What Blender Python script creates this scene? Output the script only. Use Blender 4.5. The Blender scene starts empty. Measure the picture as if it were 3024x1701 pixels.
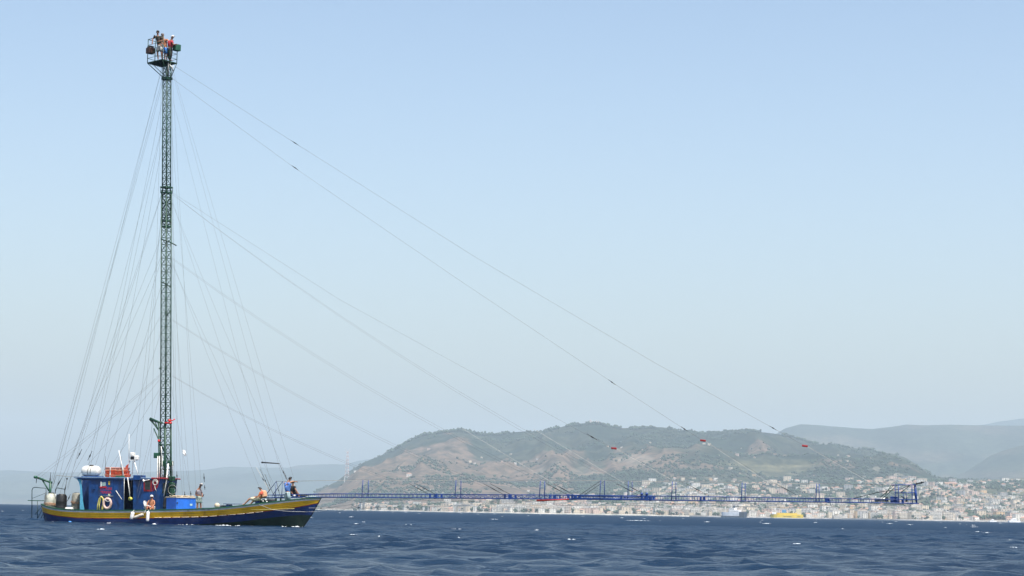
import bpy, math, random
import numpy as np
from mathutils import Vector, Matrix
random.seed(7); rng = np.random.default_rng(7)
sc = bpy.context.scene
col = sc.collection
R = math.radians
# ------------------------------------------------------------------ camera
F = 6500.0            # focal length in pixels of the 3024 px wide photograph
PITCH, ROLL, CAM_H = R(5.83), R(1.02), 1.15
fw = Vector((0, math.cos(PITCH), math.sin(PITCH)))
up0 = Vector((0, -math.sin(PITCH), math.cos(PITCH)))
rt0 = Vector((1, 0, 0))
rt = rt0 * math.cos(ROLL) + up0 * math.sin(ROLL)
up = up0 * math.cos(ROLL) - rt0 * math.sin(ROLL)
EYE = Vector((0, 0, CAM_H))
cd = bpy.data.cameras.new('camera'); cam = bpy.data.objects.new('camera', cd); col.objects.link(cam)
cd.sensor_width = 36; cd.lens = F / 3024 * 36; cd.clip_start = 0.5; cd.clip_end = 90000
M = Matrix((rt, up, -fw)).transposed().to_4x4(); M.translation = EYE
cam.matrix_world = M
sc.camera = cam
# ------------------------------------------------------------------ light
SUN_EL = R(66)
sun_h = Vector((0.54, -0.84, 0)).normalized()
SUN_DIR = Vector((sun_h.x * math.cos(SUN_EL), sun_h.y * math.cos(SUN_EL), math.sin(SUN_EL)))
w = bpy.data.worlds.new('World'); sc.world = w; w.use_nodes = True
nt = w.node_tree; bg = nt.nodes['Background']
sky = nt.nodes.new('ShaderNodeTexSky'); sky.sky_type = 'NISHITA'; sky.sun_disc = False
sky.sun_elevation = SUN_EL; sky.sun_rotation = math.atan2(sun_h.x, sun_h.y)
sky.altitude = 0; sky.air_density = 1.0; sky.dust_density = 3.8; sky.ozone_density = 1.6
# sea-level summer haze: the sky whitens evenly towards the horizon all the way round
wg = nt.nodes.new('ShaderNodeTexCoord'); wz = nt.nodes.new('ShaderNodeSeparateXYZ'); nt.links.new(wg.outputs['Generated'], wz.inputs[0])
wr = nt.nodes.new('ShaderNodeValToRGB'); wr.color_ramp.elements[0].color = (1.44, 1.33, 1.19, 1); we = wr.color_ramp.elements.new(.11); we.color = (1.14, 1.11, 1.06, 1); wr.color_ramp.elements[-1].position = .24; wr.color_ramp.elements[-1].color = (.91, .93, .93, 1)
wm = nt.nodes.new('ShaderNodeMix'); wm.data_type = 'RGBA'; wm.blend_type = 'MULTIPLY'; wm.inputs['Factor'].default_value = 1
nt.links.new(wz.outputs['Z'], wr.inputs[0]); nt.links.new(sky.outputs[0], wm.inputs['A']); nt.links.new(wr.outputs[0], wm.inputs['B'])
nt.links.new(wm.outputs['Result'], bg.inputs[0]); bg.inputs[1].default_value = 0.145
sd = bpy.data.lights.new('sun', 'SUN'); so = bpy.data.objects.new('sun', sd); col.objects.link(so)
sd.energy = 3.8; sd.angle = R(0.53); sd.color = (1.0, 0.95, 0.87)
so.rotation_euler = (-SUN_DIR).to_track_quat('-Z', 'Y').to_euler()
vs = sc.view_settings
vs.view_transform = 'Standard'; vs.look = 'None'; vs.gamma = 1; vs.use_curve_mapping = False; vs.exposure = 0.70
cy = sc.cycles
cy.max_bounces = 6; cy.diffuse_bounces = 2; cy.glossy_bounces = 3; cy.transparent_max_bounces = 8
cy.volume_bounces = 0; cy.transmission_bounces = 3; cy.use_denoising = True
cy.sample_clamp_indirect = 4; cy.caustics_reflective = False; cy.caustics_refractive = False
# ------------------------------------------------------------------ materials
def mat(name, c, rough=0.55, var=0.12, scale=6.0, metal=0.0, bump=0.0, c2=None, spec=0.5, dirt=None):
    m = bpy.data.materials.new(name); m.use_nodes = True
    t = m.node_tree; b = t.nodes['Principled BSDF']
    b.inputs['Roughness'].default_value = rough; b.inputs['Metallic'].default_value = metal
    b.inputs['Specular IOR Level'].default_value = spec
    tc = t.nodes.new('ShaderNodeTexCoord')
    n = t.nodes.new('ShaderNodeTexNoise'); n.inputs['Scale'].default_value = scale
    n.inputs['Detail'].default_value = 5; n.inputs['Roughness'].default_value = 0.65
    t.links.new(tc.outputs['Object'], n.inputs['Vector'])
    rp = t.nodes.new('ShaderNodeValToRGB')
    lo = [max(0, x * (1 - 2 * var)) for x in c]; hi = [min(1, x * (1 + 1.2 * var)) for x in c]
    if c2: lo = c2
    rp.color_ramp.elements[0].position = 0.3; rp.color_ramp.elements[0].color = (*lo, 1)
    rp.color_ramp.elements[1].position = 0.62; rp.color_ramp.elements[1].color = (*hi, 1)
    t.links.new(n.outputs['Fac'], rp.inputs['Fac'])
    out = rp.outputs['Color']
    if dirt:
        n2 = t.nodes.new('ShaderNodeTexNoise'); n2.inputs['Scale'].default_value = dirt[1]; n2.inputs['Detail'].default_value = 8
        mp = t.nodes.new('ShaderNodeMapping'); mp.inputs['Scale'].default_value = (1, 1, 0.18)
        t.links.new(tc.outputs['Object'], mp.inputs[0]); t.links.new(mp.outputs[0], n2.inputs['Vector'])
        r2 = t.nodes.new('ShaderNodeValToRGB'); r2.color_ramp.elements[0].position = dirt[2]; r2.color_ramp.elements[1].position = dirt[2] + .12
        t.links.new(n2.outputs['Fac'], r2.inputs['Fac'])
        mx = t.nodes.new('ShaderNodeMix'); mx.data_type = 'RGBA'
        mx.inputs['B'].default_value = (*dirt[0], 1)
        t.links.new(r2.outputs['Color'], mx.inputs['Factor']); t.links.new(out, mx.inputs['A']); out = mx.outputs['Result']
    t.links.new(out, b.inputs['Base Color'])
    if bump:
        bp = t.nodes.new('ShaderNodeBump'); bp.inputs['Strength'].default_value = bump; bp.inputs['Distance'].default_value = 0.02
        t.links.new(n.outputs['Fac'], bp.inputs['Height']); t.links.new(bp.outputs[0], b.inputs['Normal'])
    return m
# ------------------------------------------------------------------ mesh builder
class MB:
    def __init__(s): s.v = []; s.f = []; s.mi = []; s.smooth = []
    def add(s, vs_, fs, mi=0, sm=False):
        o = len(s.v); s.v += [tuple(p) for p in vs_]
        for f in fs: s.f.append(tuple(i + o for i in f)); s.mi.append(mi); s.smooth.append(sm)
        return s
    def box(s, c, size, rot=None, mi=0, bev=0.0, taper=1.0):
        hx, hy, hz = size[0] / 2, size[1] / 2, size[2] / 2
        b = bev if bev > 0 else 0
        if b:
            b = min(b, hx * .45, hy * .45, hz * .45)
            vs_ = []
            for z, k in ((-hz, 1), (-hz + b, 0), (hz - b, 0), (hz, 1)):
                ix, iy = (hx - b, hy - b) if k else (hx, hy)
                q = b if not k else b * .6
                tt = taper if z > 0 else 1
                vs_ += [Vector(((-ix + q) * tt, -iy * tt, z)), Vector(((ix - q) * tt, -iy * tt, z)), Vector((ix * tt, (-iy + q) * tt, z)), Vector((ix * tt, (iy - q) * tt, z)),
                        Vector(((ix - q) * tt, iy * tt, z)), Vector(((-ix + q) * tt, iy * tt, z)), Vector((-ix * tt, (iy - q) * tt, z)), Vector((-ix * tt, (-iy + q) * tt, z))]
            fs = [tuple(range(7, -1, -1)), tuple(range(24, 32))]
            for k in range(3):
                for i in range(8):
                    j = (i + 1) % 8; fs.append((k * 8 + i, k * 8 + j, k * 8 + 8 + j, k * 8 + 8 + i))
        else:
            vs_ = [Vector((x * (taper if z > 0 else 1), y * (taper if z > 0 else 1), z)) for z in (-hz, hz) for x, y in ((-hx, -hy), (hx, -hy), (hx, hy), (-hx, hy))]
            fs = [(3, 2, 1, 0), (4, 5, 6, 7), (0, 1, 5, 4), (1, 2, 6, 5), (2, 3, 7, 6), (3, 0, 4, 7)]
        c = Vector(c)
        if rot is not None: vs_ = [rot @ p for p in vs_]
        return s.add([p + c for p in vs_], fs, mi)
    def span(s, x0, x1, y0, y1, z0, z1, mi=0, bev=0.0):
        return s.box(((x0 + x1) / 2, (y0 + y1) / 2, (z0 + z1) / 2), (abs(x1 - x0), abs(y1 - y0), abs(z1 - z0)), mi=mi, bev=bev)
    def tube(s, pts, r, n=6, mi=0, sm=True, cap=True):
        pts = [Vector(p) for p in pts]
        rs = r if isinstance(r, (list, tuple)) else [r] * len(pts)
        vs_ = []; N = len(pts)
        d0 = (pts[1] - pts[0]).normalized()
        u = d0.orthogonal().normalized()
        for i, p in enumerate(pts):
            a = pts[max(i - 1, 0)]; b = pts[min(i + 1, N - 1)]
            d = (b - a).normalized()
            u = (u - d * u.dot(d)); u = u.normalized() if u.length > 1e-6 else d.orthogonal().normalized()
            v = d.cross(u)
            for k in range(n):
                an = 2 * math.pi * k / n
                vs_.append(p + (u * math.cos(an) + v * math.sin(an)) * rs[i])
        fs = []
        for i in range(N - 1):
            for k in range(n):
                j = (k + 1) % n; fs.append((i * n + k, i * n + j, (i + 1) * n + j, (i + 1) * n + k))
        if cap: fs += [tuple(range(n - 1, -1, -1)), tuple((N - 1) * n + k for k in range(n))]
        return s.add(vs_, fs, mi, sm)
    def lathe(s, prof, c=(0, 0, 0), n=16, mi=0, rot=None, sm=True):   # prof: (r, z)
        vs_ = []; c = Vector(c)
        for r, z in prof:
            for k in range(n):
                a = 2 * math.pi * k / n; p = Vector((r * math.cos(a), r * math.sin(a), z))
                if rot is not None: p = rot @ p
                vs_.append(p + c)
        fs = []
        for i in range(len(prof) - 1):
            for k in range(n):
                j = (k + 1) % n; fs.append((i * n + k, i * n + j, (i + 1) * n + j, (i + 1) * n + k))
        fs += [tuple(range(n - 1, -1, -1)), tuple((len(prof) - 1) * n + k for k in range(n))]
        return s.add(vs_, fs, mi, sm)
    def mesh(s, name, m):
        me = bpy.data.meshes.new(name); me.from_pydata(s.v, [], s.f); me.validate()
        for x in (m if isinstance(m, (list, tuple)) else [m]): me.materials.append(x)
        if len(me.polygons) == len(s.f):
            me.polygons.foreach_set('material_index', s.mi); me.polygons.foreach_set('use_smooth', s.smooth)
        me.update(); return me
    def build(s, name, m, parent=None, loc=(0, 0, 0)):
        o = bpy.data.objects.new(name, s.mesh(name, m)); col.objects.link(o)
        o.parent = parent; o.location = loc
        return o
def tag(o, label=None, cat=None, group=None, kind=None):
    for k, v in (('label', label), ('category', cat), ('group', group), ('kind', kind)):
        if v: o[k] = v
    return o
def empty(name, loc=(0, 0, 0), rz=0.0, parent=None):
    o = bpy.data.objects.new(name, None); col.objects.link(o); o.location = loc; o.rotation_euler.z = rz; o.parent = parent
    return o
def inst(name, me, parent=None, loc=(0, 0, 0), rot=None, scale=None):
    o = bpy.data.objects.new(name, me); col.objects.link(o); o.parent = parent; o.location = loc
    if rot is not None: o.rotation_euler = rot
    if scale is not None: o.scale = scale
    return o
def ray(px, py):
    return fw + rt * ((px - 1512) / F) + up * ((850.5 - py) / F)
def hor(px):          # image row of the horizon in that column
    return 1514.0 + math.tan(ROLL) * (px - 1512)
# ------------------------------------------------------------------ sea
def vnoise(x, y, seed=0):
    xi = np.floor(x).astype(np.int64); yi = np.floor(y).astype(np.int64); xf = x - xi; yf = y - yi
    def h(a, b):
        n = (a * 374761393 + b * 668265263 + seed * 982451653) & 0x7fffffff
        n = ((n ^ (n >> 13)) * 1274126177) & 0x7fffffff
        return ((n ^ (n >> 16)) & 0xffff) / 65535.0
    u = xf * xf * (3 - 2 * xf); v = yf * yf * (3 - 2 * yf)
    return (h(xi, yi) * (1 - u) + h(xi + 1, yi) * u) * (1 - v) + (h(xi, yi + 1) * (1 - u) + h(xi + 1, yi + 1) * u) * v
def fbm(x, y, oct=5, seed=0, ridged=False, gain=.5):
    s = 0; a = 1; n = 0
    for o in range(oct):
        q = vnoise(x * 2 ** o + o * 17.3, y * 2 ** o + o * 9.1, seed + o)
        if ridged: q = 1 - abs(q * 2 - 1)
        s = s + a * q; n += a; a *= gain
    return s / n
def build_sea():
    fine = np.linspace(R(-15.5), R(15.5), 740)
    rest = np.linspace(R(15.5), R(344.5), 60)[1:-1]
    th = np.concatenate([fine, rest]); nth = len(th)
    rs = [3.0]
    while rs[-1] < 32: rs.append(rs[-1] + 0.7)
    while rs[-1] < 250: rs.append(rs[-1] + 0.072 * (rs[-1] / 32) ** .95)
    while rs[-1] < 1500: rs.append(rs[-1] * 1.006)
    while rs[-1] < 60000: rs.append(rs[-1] * 1.03)
    r = np.array(rs); nr = len(r)
    dr = np.gradient(r)
    T, Rr = np.meshgrid(th, r)
    X = Rr * np.sin(T); Y = Rr * np.cos(T)
    sp = np.maximum(dr, r * (fine[1] - fine[0]))[:, None]
    # wind chop: many directional components
    n = 96
    lam = 0.24 * (4.6 / 0.24) ** (np.arange(n) / (n - 1)) * rng.uniform(.95, 1.05, n)
    main = R(-78)
    dirs = main + rng.normal(0, 1, n) * R(46)
    amp = 0.0056 * lam * np.where(lam > 1.0, (1.0 / lam) ** .5, 1.0) * rng.uniform(.7, 1.25, n)
    k = 2 * np.pi / lam; ph = rng.uniform(0, 2 * np.pi, n)
    Z = np.zeros_like(X); DX = np.zeros_like(X); DY = np.zeros_like(X); C = np.zeros_like(X)
    for i in range(n):
        wgt = np.clip((lam[i] / sp - 1.9) / 1.5, 0, 1)
        if wgt.max() <= 0: continue
        m = int(np.argmax(wgt[:, 0] <= 0)) if (wgt[:, 0] <= 0).any() else nr
        if m == 0: continue
        p = k[i] * (X[:m] * math.cos(dirs[i]) + Y[:m] * math.sin(dirs[i])) + ph[i]
        s_, c_ = np.sin(p), np.cos(p); a = amp[i] * wgt[:m]
        Z[:m] += a * c_; DX[:m] -= a * s_ * math.cos(dirs[i]) * .9; DY[:m] -= a * s_ * math.sin(dirs[i]) * .9
        C[:m] += a * k[i] * c_
    # patchiness of the gusts
    g = np.sin(X * .043 + 1.3) * np.sin(Y * .021 + .4) + .6 * np.sin(X * .11 - Y * .05)
    Z *= 1 + .16 * g
    for o, (sc_, a_) in enumerate(((3.4, .03), (1.9, .038), (1.0, .062), (.52, .092), (.27, .08), (.15, .045))):
        wgt = np.clip((sc_ / sp - 1.2) / 1.4, 0, 1); m = int(np.argmax(wgt[:, 0] <= 0)) if (wgt[:, 0] <= 0).any() else nr
        an = R(-12 + 37 * o); xr = (X[:m] * math.cos(an) + Y[:m] * math.sin(an)) / (sc_ * 1.25); yr = (-X[:m] * math.sin(an) + Y[:m] * math.cos(an)) / sc_
        xr = xr + .35 * np.sin(yr * 1.7 + o); yr = yr + .35 * np.sin(xr * 1.3 + 2 * o)
        q = 1 - np.abs(vnoise(xr, yr, 100 + o) * 2 - 1); q = q ** 1.6
        Z[:m] += a_ * (q - .42) * wgt[:m] * (1 + .35 * g[:m]); C[:m] += (q - .5) * .5
    X2 = X + DX; Y2 = Y + DY
    foam = np.clip((C - 1.75 - .05 * g + rng.normal(0, .05, C.shape)) / .16, 0, 1)
    V = np.stack([X2, Y2, Z], -1).reshape(-1, 3)
    idx = np.arange(nr * nth).reshape(nr, nth)
    a = idx[:-1, :]; b = np.roll(idx, -1, 1)[:-1, :]; c = np.roll(idx, -1, 1)[1:, :]; d = idx[1:, :]
    Fq = np.stack([a, d, c, b], -1).reshape(-1, 4)
    # closing cap under the camera
    me = bpy.data.meshes.new('sea')
    me.vertices.add(len(V)); me.vertices.foreach_set('co', V.astype(np.float32).ravel())
    nf = len(Fq); me.loops.add(nf * 4); me.loops.foreach_set('vertex_index', Fq.astype(np.int32).ravel())
    me.polygons.add(nf); me.polygons.foreach_set('loop_start', np.arange(0, nf * 4, 4, dtype=np.int32))
    me.polygons.foreach_set('loop_total', np.full(nf, 4, np.int32))
    me.polygons.foreach_set('use_smooth', np.ones(nf, bool))
    me.update(calc_edges=True)
    at = me.attributes.new('foam', 'FLOAT', 'POINT'); at.data.foreach_set('value', foam.astype(np.float32).ravel())
    # waves finer than the mesh there live in the gloss instead: share of the chop the grid cannot carry
    fc = .10 + .9 * np.clip((sp - .10) / .9, 0, 1) ** .6 + 0 * X
    at = me.attributes.new('fine_chop', 'FLOAT', 'POINT'); at.data.foreach_set('value', fc.astype(np.float32).ravel())
    m = bpy.data.materials.new('sea_water'); m.use_nodes = True; t = m.node_tree; bs = t.nodes['Principled BSDF']
    L = t.links.new
    bs.inputs['Roughness'].default_value = 0.09; bs.inputs['IOR'].default_value = 1.333; bs.inputs['Specular IOR Level'].default_value = .095
    tc = t.nodes.new('ShaderNodeTexCoord')
    n1 = t.nodes.new('ShaderNodeTexNoise'); n1.inputs['Scale'].default_value = 0.035; n1.inputs['Detail'].default_value = 4
    L(tc.outputs['Object'], n1.inputs['Vector'])
    cr = t.nodes.new('ShaderNodeValToRGB'); cr.color_ramp.elements[0].position = .35; cr.color_ramp.elements[1].position = .7
    cr.color_ramp.elements[0].color = (.0022, .0145, .038, 1); cr.color_ramp.elements[1].color = (.0032, .021, .052, 1)
    L(n1.outputs['Fac'], cr.inputs['Fac'])
    fa = t.nodes.new('ShaderNodeAttribute'); fa.attribute_name = 'foam'
    fn = t.nodes.new('ShaderNodeTexNoise'); fn.inputs['Scale'].default_value = 5; fn.inputs['Detail'].default_value = 6
    L(tc.outputs['Object'], fn.inputs['Vector'])
    fm = t.nodes.new('ShaderNodeMath'); fm.operation = 'MULTIPLY'; L(fa.outputs['Fac'], fm.inputs[0]); L(fn.outputs['Fac'], fm.inputs[1])
    fr = t.nodes.new('ShaderNodeValToRGB'); fr.color_ramp.elements[0].position = .22; fr.color_ramp.elements[1].position = .42
    L(fm.outputs[0], fr.inputs['Fac'])
    mx = t.nodes.new('ShaderNodeMix'); mx.data_type = 'RGBA'; mx.inputs['B'].default_value = (.5, .56, .6, 1)
    L(fr.outputs['Color'], mx.inputs['Factor']); L(cr.outputs['Color'], mx.inputs['A']); L(mx.outputs['Result'], bs.inputs['Base Color'])
    mr = t.nodes.new('ShaderNodeMapRange'); mr.inputs['To Min'].default_value = .10; mr.inputs['To Max'].default_value = .7
    L(fr.outputs['Color'], mr.inputs['Value']); L(mr.outputs[0], bs.inputs['Roughness'])
    # ripples
    mp = t.nodes.new('ShaderNodeMapping'); mp.inputs['Scale'].default_value = (1, 1.5, 1); L(tc.outputs['Object'], mp.inputs[0])
    r1 = t.nodes.new('ShaderNodeTexNoise'); r1.inputs['Scale'].default_value = 7.0; r1.inputs['Detail'].default_value = 4; r1.inputs['Roughness'].default_value = .6
    r2 = t.nodes.new('ShaderNodeTexNoise'); r2.inputs['Scale'].default_value = 1.4; r2.inputs['Detail'].default_value = 5; r2.inputs['Roughness'].default_value = .6
    L(mp.outputs[0], r1.inputs['Vector']); L(mp.outputs[0], r2.inputs['Vector'])
    b1 = t.nodes.new('ShaderNodeBump'); b1.inputs['Strength'].default_value = 1.0; b1.inputs['Distance'].default_value = .10
    b2 = t.nodes.new('ShaderNodeBump'); b2.inputs['Strength'].default_value = 1.0; b2.inputs['Distance'].default_value = .26
    L(r1.outputs['Fac'], b1.inputs['Height']); L(r2.outputs['Fac'], b2.inputs['Height']); L(b2.outputs[0], b1.inputs['Normal'])
    L(b1.outputs[0], bs.inputs['Normal'])
    ua = t.nodes.new('ShaderNodeAttribute'); ua.attribute_name = 'fine_chop'
    rr = t.nodes.new('ShaderNodeMath'); rr.operation = 'MULTIPLY_ADD'; rr.inputs[1].default_value = .42; L(ua.outputs['Fac'], rr.inputs[0]); L(mr.outputs[0], rr.inputs[2]); L(rr.outputs[0], bs.inputs['Roughness'])
    bs_ = t.nodes.new('ShaderNodeMath'); bs_.operation = 'MULTIPLY_ADD'; bs_.inputs[1].default_value = -.8; bs_.inputs[2].default_value = 1; L(ua.outputs['Fac'], bs_.inputs[0]); L(bs_.outputs[0], b1.inputs['Strength']); L(bs_.outputs[0], b2.inputs['Strength'])
    me.materials.append(m)
    o = bpy.data.objects.new('sea', me); col.objects.link(o); tag(o, kind='structure')
build_sea()
# ------------------------------------------------------------------ land across the strait
def itp(p, tab):
    xs, ys = zip(*tab); return np.interp(p, xs, ys)
def px_of(th): return 1512 + F * np.tan(th) / math.cos(PITCH)
def th_of(px): return np.arctan((px - 1512) / F * math.cos(PITCH))
def hz(px): return 1514.0 + math.tan(ROLL) * (px - 1512)
SIL_MAIN = [(600, 1500), (860, 1492), (920, 1466), (960, 1446), (1000, 1427), (1040, 1394), (1080, 1366), (1120, 1351), (1170, 1331), (1200, 1312), (1235, 1294), (1262, 1284), (1300, 1278), (1340, 1274),
            (1362, 1268), (1385, 1273), (1430, 1281), (1480, 1281), (1530, 1276), (1570, 1273), (1620, 1272), (1660, 1262), (1700, 1252), (1750, 1250), (1785, 1253), (1820, 1262), (1850, 1266),
            (1920, 1262), (1975, 1264), (2010, 1273), (2060, 1281), (2100, 1283), (2130, 1277), (2165, 1271), (2220, 1275), (2290, 1281), (2340, 1290), (2400, 1307), (2460, 1318), (2540, 1326), (2600, 1334), (2650, 1342),
            (2690, 1356), (2720, 1374), (2745, 1392), (2775, 1410), (2850, 1416), (2950, 1418), (3024, 1414), (3400, 1400)]
SIL_R = [(1900, 1420), (2200, 1330), (2290, 1290), (2330, 1266), (2375, 1254), (2420, 1256), (2470, 1260), (2540, 1266), (2590, 1268), (2640, 1262), (2690, 1255), (2760, 1257), (2820, 1255), (2900, 1257), (3024, 1258), (3400, 1262)]
SIL_RR = [(1800, 1330), (1990, 1276), (2030, 1273), (2120, 1273), (2150, 1277), (2500, 1290), (2850, 1262), (2920, 1252), (2970, 1242), (3024, 1235), (3400, 1200)]
SIL_SP = [(2700, 1440), (2800, 1415), (2860, 1395), (2900, 1370), (2940, 1345), (2980, 1330), (3024, 1318), (3100, 1310), (3400, 1300)]
SIL_L = [(-900, 1420), (-300, 1400), (0, 1390), (30, 1388), (100, 1392), (200, 1396), (400, 1395), (560, 1390), (620, 1387), (660, 1380), (690, 1378), (800, 1381), (860, 1381), (890, 1374), (950, 1371), (1030, 1371), (1060, 1362), (1100, 1356), (1200, 1380)]
TOWN = [(800, 3), (950, 10), (1100, 30), (1300, 42), (1500, 50), (1700, 62), (2000, 92), (2300, 104), (2600, 112), (2800, 112), (3024, 112), (3400, 112)]
D0, D1, D2 = 4300.0, 6100.0, 8400.0
def shore(px): return 4300 + np.clip((1500 - px) / 600, 0, 1) ** 1.5 * 1900 + 60 * np.sin(px * .011)
def main_h(px, d):
    px = np.asarray(px, float); d = np.asarray(d, float)
    eR = np.maximum(hz(px) - itp(px, SIL_MAIN), 0.1); eT = np.minimum(itp(px, TOWN), eR * .9)
    s0 = shore(px); d1 = s0 + (D1 - D0) * np.clip((px - 900) / 700, .25, 1); d2 = np.maximum(D2, s0 + 2000)
    t1 = np.clip((d - s0) / (d1 - s0), 0, 1); t2 = np.clip((d - d1) / (d2 - d1), 0, 1); t3 = np.clip((d - d2) / 2500, 0, 1)
    e = eT * (t1 ** .9) + (eR - eT) * (.55 * t2 + .45 * t2 * t2) - eR * .5 * t3
    X = d * np.tan(th_of(px))
    w2 = np.sin(np.pi * np.clip(t2, 0, 1)) * (t3 <= 0)
    rn = fbm(X / 900, d / 1500, 5, 3, True) - .55 + 1.0 * (fbm(X / 260, d / 1300, 4, 33, True) - .5)
    e = e + rn * w2 * np.minimum(eR - eT, 120) * 1.15
    e = e + (fbm(X / 260, d / 300, 4, 11) - .5) * 9 * np.clip(t1 * 3, 0, 1) * (1 - .35 * t2)
    e = e + (fbm(X / 45, d / 60, 3, 21) - .5) * 3.2 * t2 * (eR > 20)
    h = e * d / F + 1.1 * t1
    return np.where(d < s0, -3.0 + 0 * h, np.maximum(h, .8 + 2 * np.clip((d - s0) / 60, 0, 1)))
def grid_mesh(name, px, d, Hf, colf, mat_):
    P_, D_ = np.meshgrid(px, d)
    H = Hf(P_, D_); th = th_of(P_)
    X = D_ * np.sin(th) / np.cos(th); Y = D_ + 0 * X
    V = np.stack([X, Y, H], -1).reshape(-1, 3); nr, nc = P_.shape
    idx = np.arange(nr * nc).reshape(nr, nc)
    Fq = np.stack([idx[:-1, :-1], idx[:-1, 1:], idx[1:, 1:], idx[1:, :-1]], -1).reshape(-1, 4)
    me = bpy.data.meshes.new(name); me.vertices.add(len(V)); me.vertices.foreach_set('co', V.astype(np.float32).ravel())
    nf = len(Fq); me.loops.add(nf * 4); me.loops.foreach_set('vertex_index', Fq.astype(np.int32).ravel())
    me.polygons.add(nf); me.polygons.foreach_set('loop_start', np.arange(0, nf * 4, 4, dtype=np.int32)); me.polygons.foreach_set('loop_total', np.full(nf, 4, np.int32))
    me.polygons.foreach_set('use_smooth', np.ones(nf, bool)); me.update(calc_edges=True)
    C = colf(P_, D_, X, H).reshape(-1, 3); C = np.concatenate([C, np.ones((len(C), 1))], 1)
    ca = me.color_attributes.new('ground', 'FLOAT_COLOR', 'POINT'); ca.data.foreach_set('color', C.astype(np.float32).ravel())
    me.materials.append(mat_)
    o = bpy.data.objects.new(name, me); col.objects.link(o); tag(o, kind='structure'); return o
def land_mat():
    m = bpy.data.materials.new('hillside'); m.use_nodes = True; t = m.node_tree; b = t.nodes['Principled BSDF']; L = t.links.new
    b.inputs['Roughness'].default_value = .95; b.inputs['Specular IOR Level'].default_value = .1
    a = t.nodes.new('ShaderNodeAttribute'); a.attribute_name = 'ground'
    tc = t.nodes.new('ShaderNodeTexCoord'); n = t.nodes.new('ShaderNodeTexNoise'); n.inputs['Scale'].default_value = .022; n.inputs['Detail'].default_value = 7; n.inputs['Roughness'].default_value = .7
    L(tc.outputs['Object'], n.inputs['Vector'])
    r = t.nodes.new('ShaderNodeValToRGB'); r.color_ramp.elements[0].position = .38; r.color_ramp.elements[1].position = .6
    r.color_ramp.elements[0].color = (.30, .38, .36, 1); r.color_ramp.elements[1].color = (1.2, 1.15, 1.12, 1)
    L(n.outputs['Fac'], r.inputs['Fac'])
    mx = t.nodes.new('ShaderNodeMix'); mx.data_type = 'RGBA'; mx.blend_type = 'MULTIPLY'; mx.inputs['Factor'].default_value = 1
    L(a.outputs['Color'], mx.inputs['A']); L(r.outputs['Color'], mx.inputs['B']); L(mx.outputs['Result'], b.inputs['Base Color'])
    return m
LM = land_mat()
GREEN = np.array([.022, .036, .024]); OLIVE = np.array([.046, .054, .034]); BROWN = np.array([.150, .108, .078]); ROCK = np.array([.40, .35, .29]); FIELD = np.array([.15, .14, .08]); SAND = np.array([.42, .40, .36])
def blend(a, b, k): return a + (b - a) * k[..., None]
def sstep(x, a, b): t = np.clip((x - a) / (b - a), 0, 1); return t * t * (3 - 2 * t)
def main_col(P_, D_, X, H):
    e = H * F / D_; eR = hz(P_) - itp(P_, SIL_MAIN)
    n1 = fbm(X / 420, D_ / 420, 5, 5); n2 = fbm(X / 150, D_ / 150, 4, 8); n3 = fbm(X / 700, D_ / 700, 3, 15)
    c = blend(GREEN + 0 * P_[..., None], OLIVE + 0 * P_[..., None], sstep(n2, .4, .62))
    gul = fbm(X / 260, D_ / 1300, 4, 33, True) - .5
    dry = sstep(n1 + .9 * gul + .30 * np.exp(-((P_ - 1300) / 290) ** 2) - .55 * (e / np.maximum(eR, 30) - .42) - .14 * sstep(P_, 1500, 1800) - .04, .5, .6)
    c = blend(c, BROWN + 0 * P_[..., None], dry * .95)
    fld = sstep(n3, .48, .56) * sstep(P_, 1750, 1950) * sstep(-e, -175, -150)
    band = .5 + .5 * np.sin(e * .45 + 3 * n2)
    c = blend(c, FIELD + 0 * P_[..., None], fld * (.35 + .5 * band))
    rk = sstep(fbm(X / 230, H / 26, 4, 31, True), .76, .86) * sstep(e, 50, 80) * sstep(-e, -190, -160) * sstep(P_, 1450, 1600)
    for (cx, cy_, rx, ry) in ((1735, 1392, 45, 14), (1890, 1362, 55, 20), (2600, 1386, 40, 16), (1622, 1394, 26, 14), (2660, 1402, 30, 8), (1275, 1452, 70, 10)):
        y = hz(P_) - e
        q = ((P_ - cx) / rx) ** 2 + ((y - cy_) / ry) ** 2
        rk = np.maximum(rk * .8, sstep(-q + (n2 - .5) * 2.6, -1.0, -.3) * .9)
    c = blend(c, ROCK + 0 * P_[..., None], rk * .8)
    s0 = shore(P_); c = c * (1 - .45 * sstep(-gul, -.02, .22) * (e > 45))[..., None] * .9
    c = blend(c, SAND + 0 * P_[..., None], sstep(-(D_ - s0), -70, -40))
    return c
dd = np.concatenate([np.linspace(4150, 6300, 190), np.linspace(6320, 8500, 190), np.linspace(8550, 11000, 20)])
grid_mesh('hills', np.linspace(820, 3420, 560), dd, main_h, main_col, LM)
def ridge(sil, dr, depth, seed, amp):
    def f(px, d):
        eR = np.maximum(hz(px) - itp(px, sil), 0.0)
        t = np.clip((d - (dr - depth)) / depth, 0, 1); t3 = np.clip((d - dr) / depth, 0, 1)
        X = d * np.tan(th_of(px))
        e = eR * (.75 * t + .25 * t * t) * (1 - .4 * t3) + (fbm(X / 1500, d / 1700, 5, seed, True) - .5) * amp * np.sin(np.pi * t) * np.minimum(1, eR / 30)
        e = e + (fbm(X / 90, d / 90, 3, seed + 5) - .5) * 2.2 * t * (eR > 5)
        return e * d / F - 2 * (t <= 0)
    return f
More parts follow.
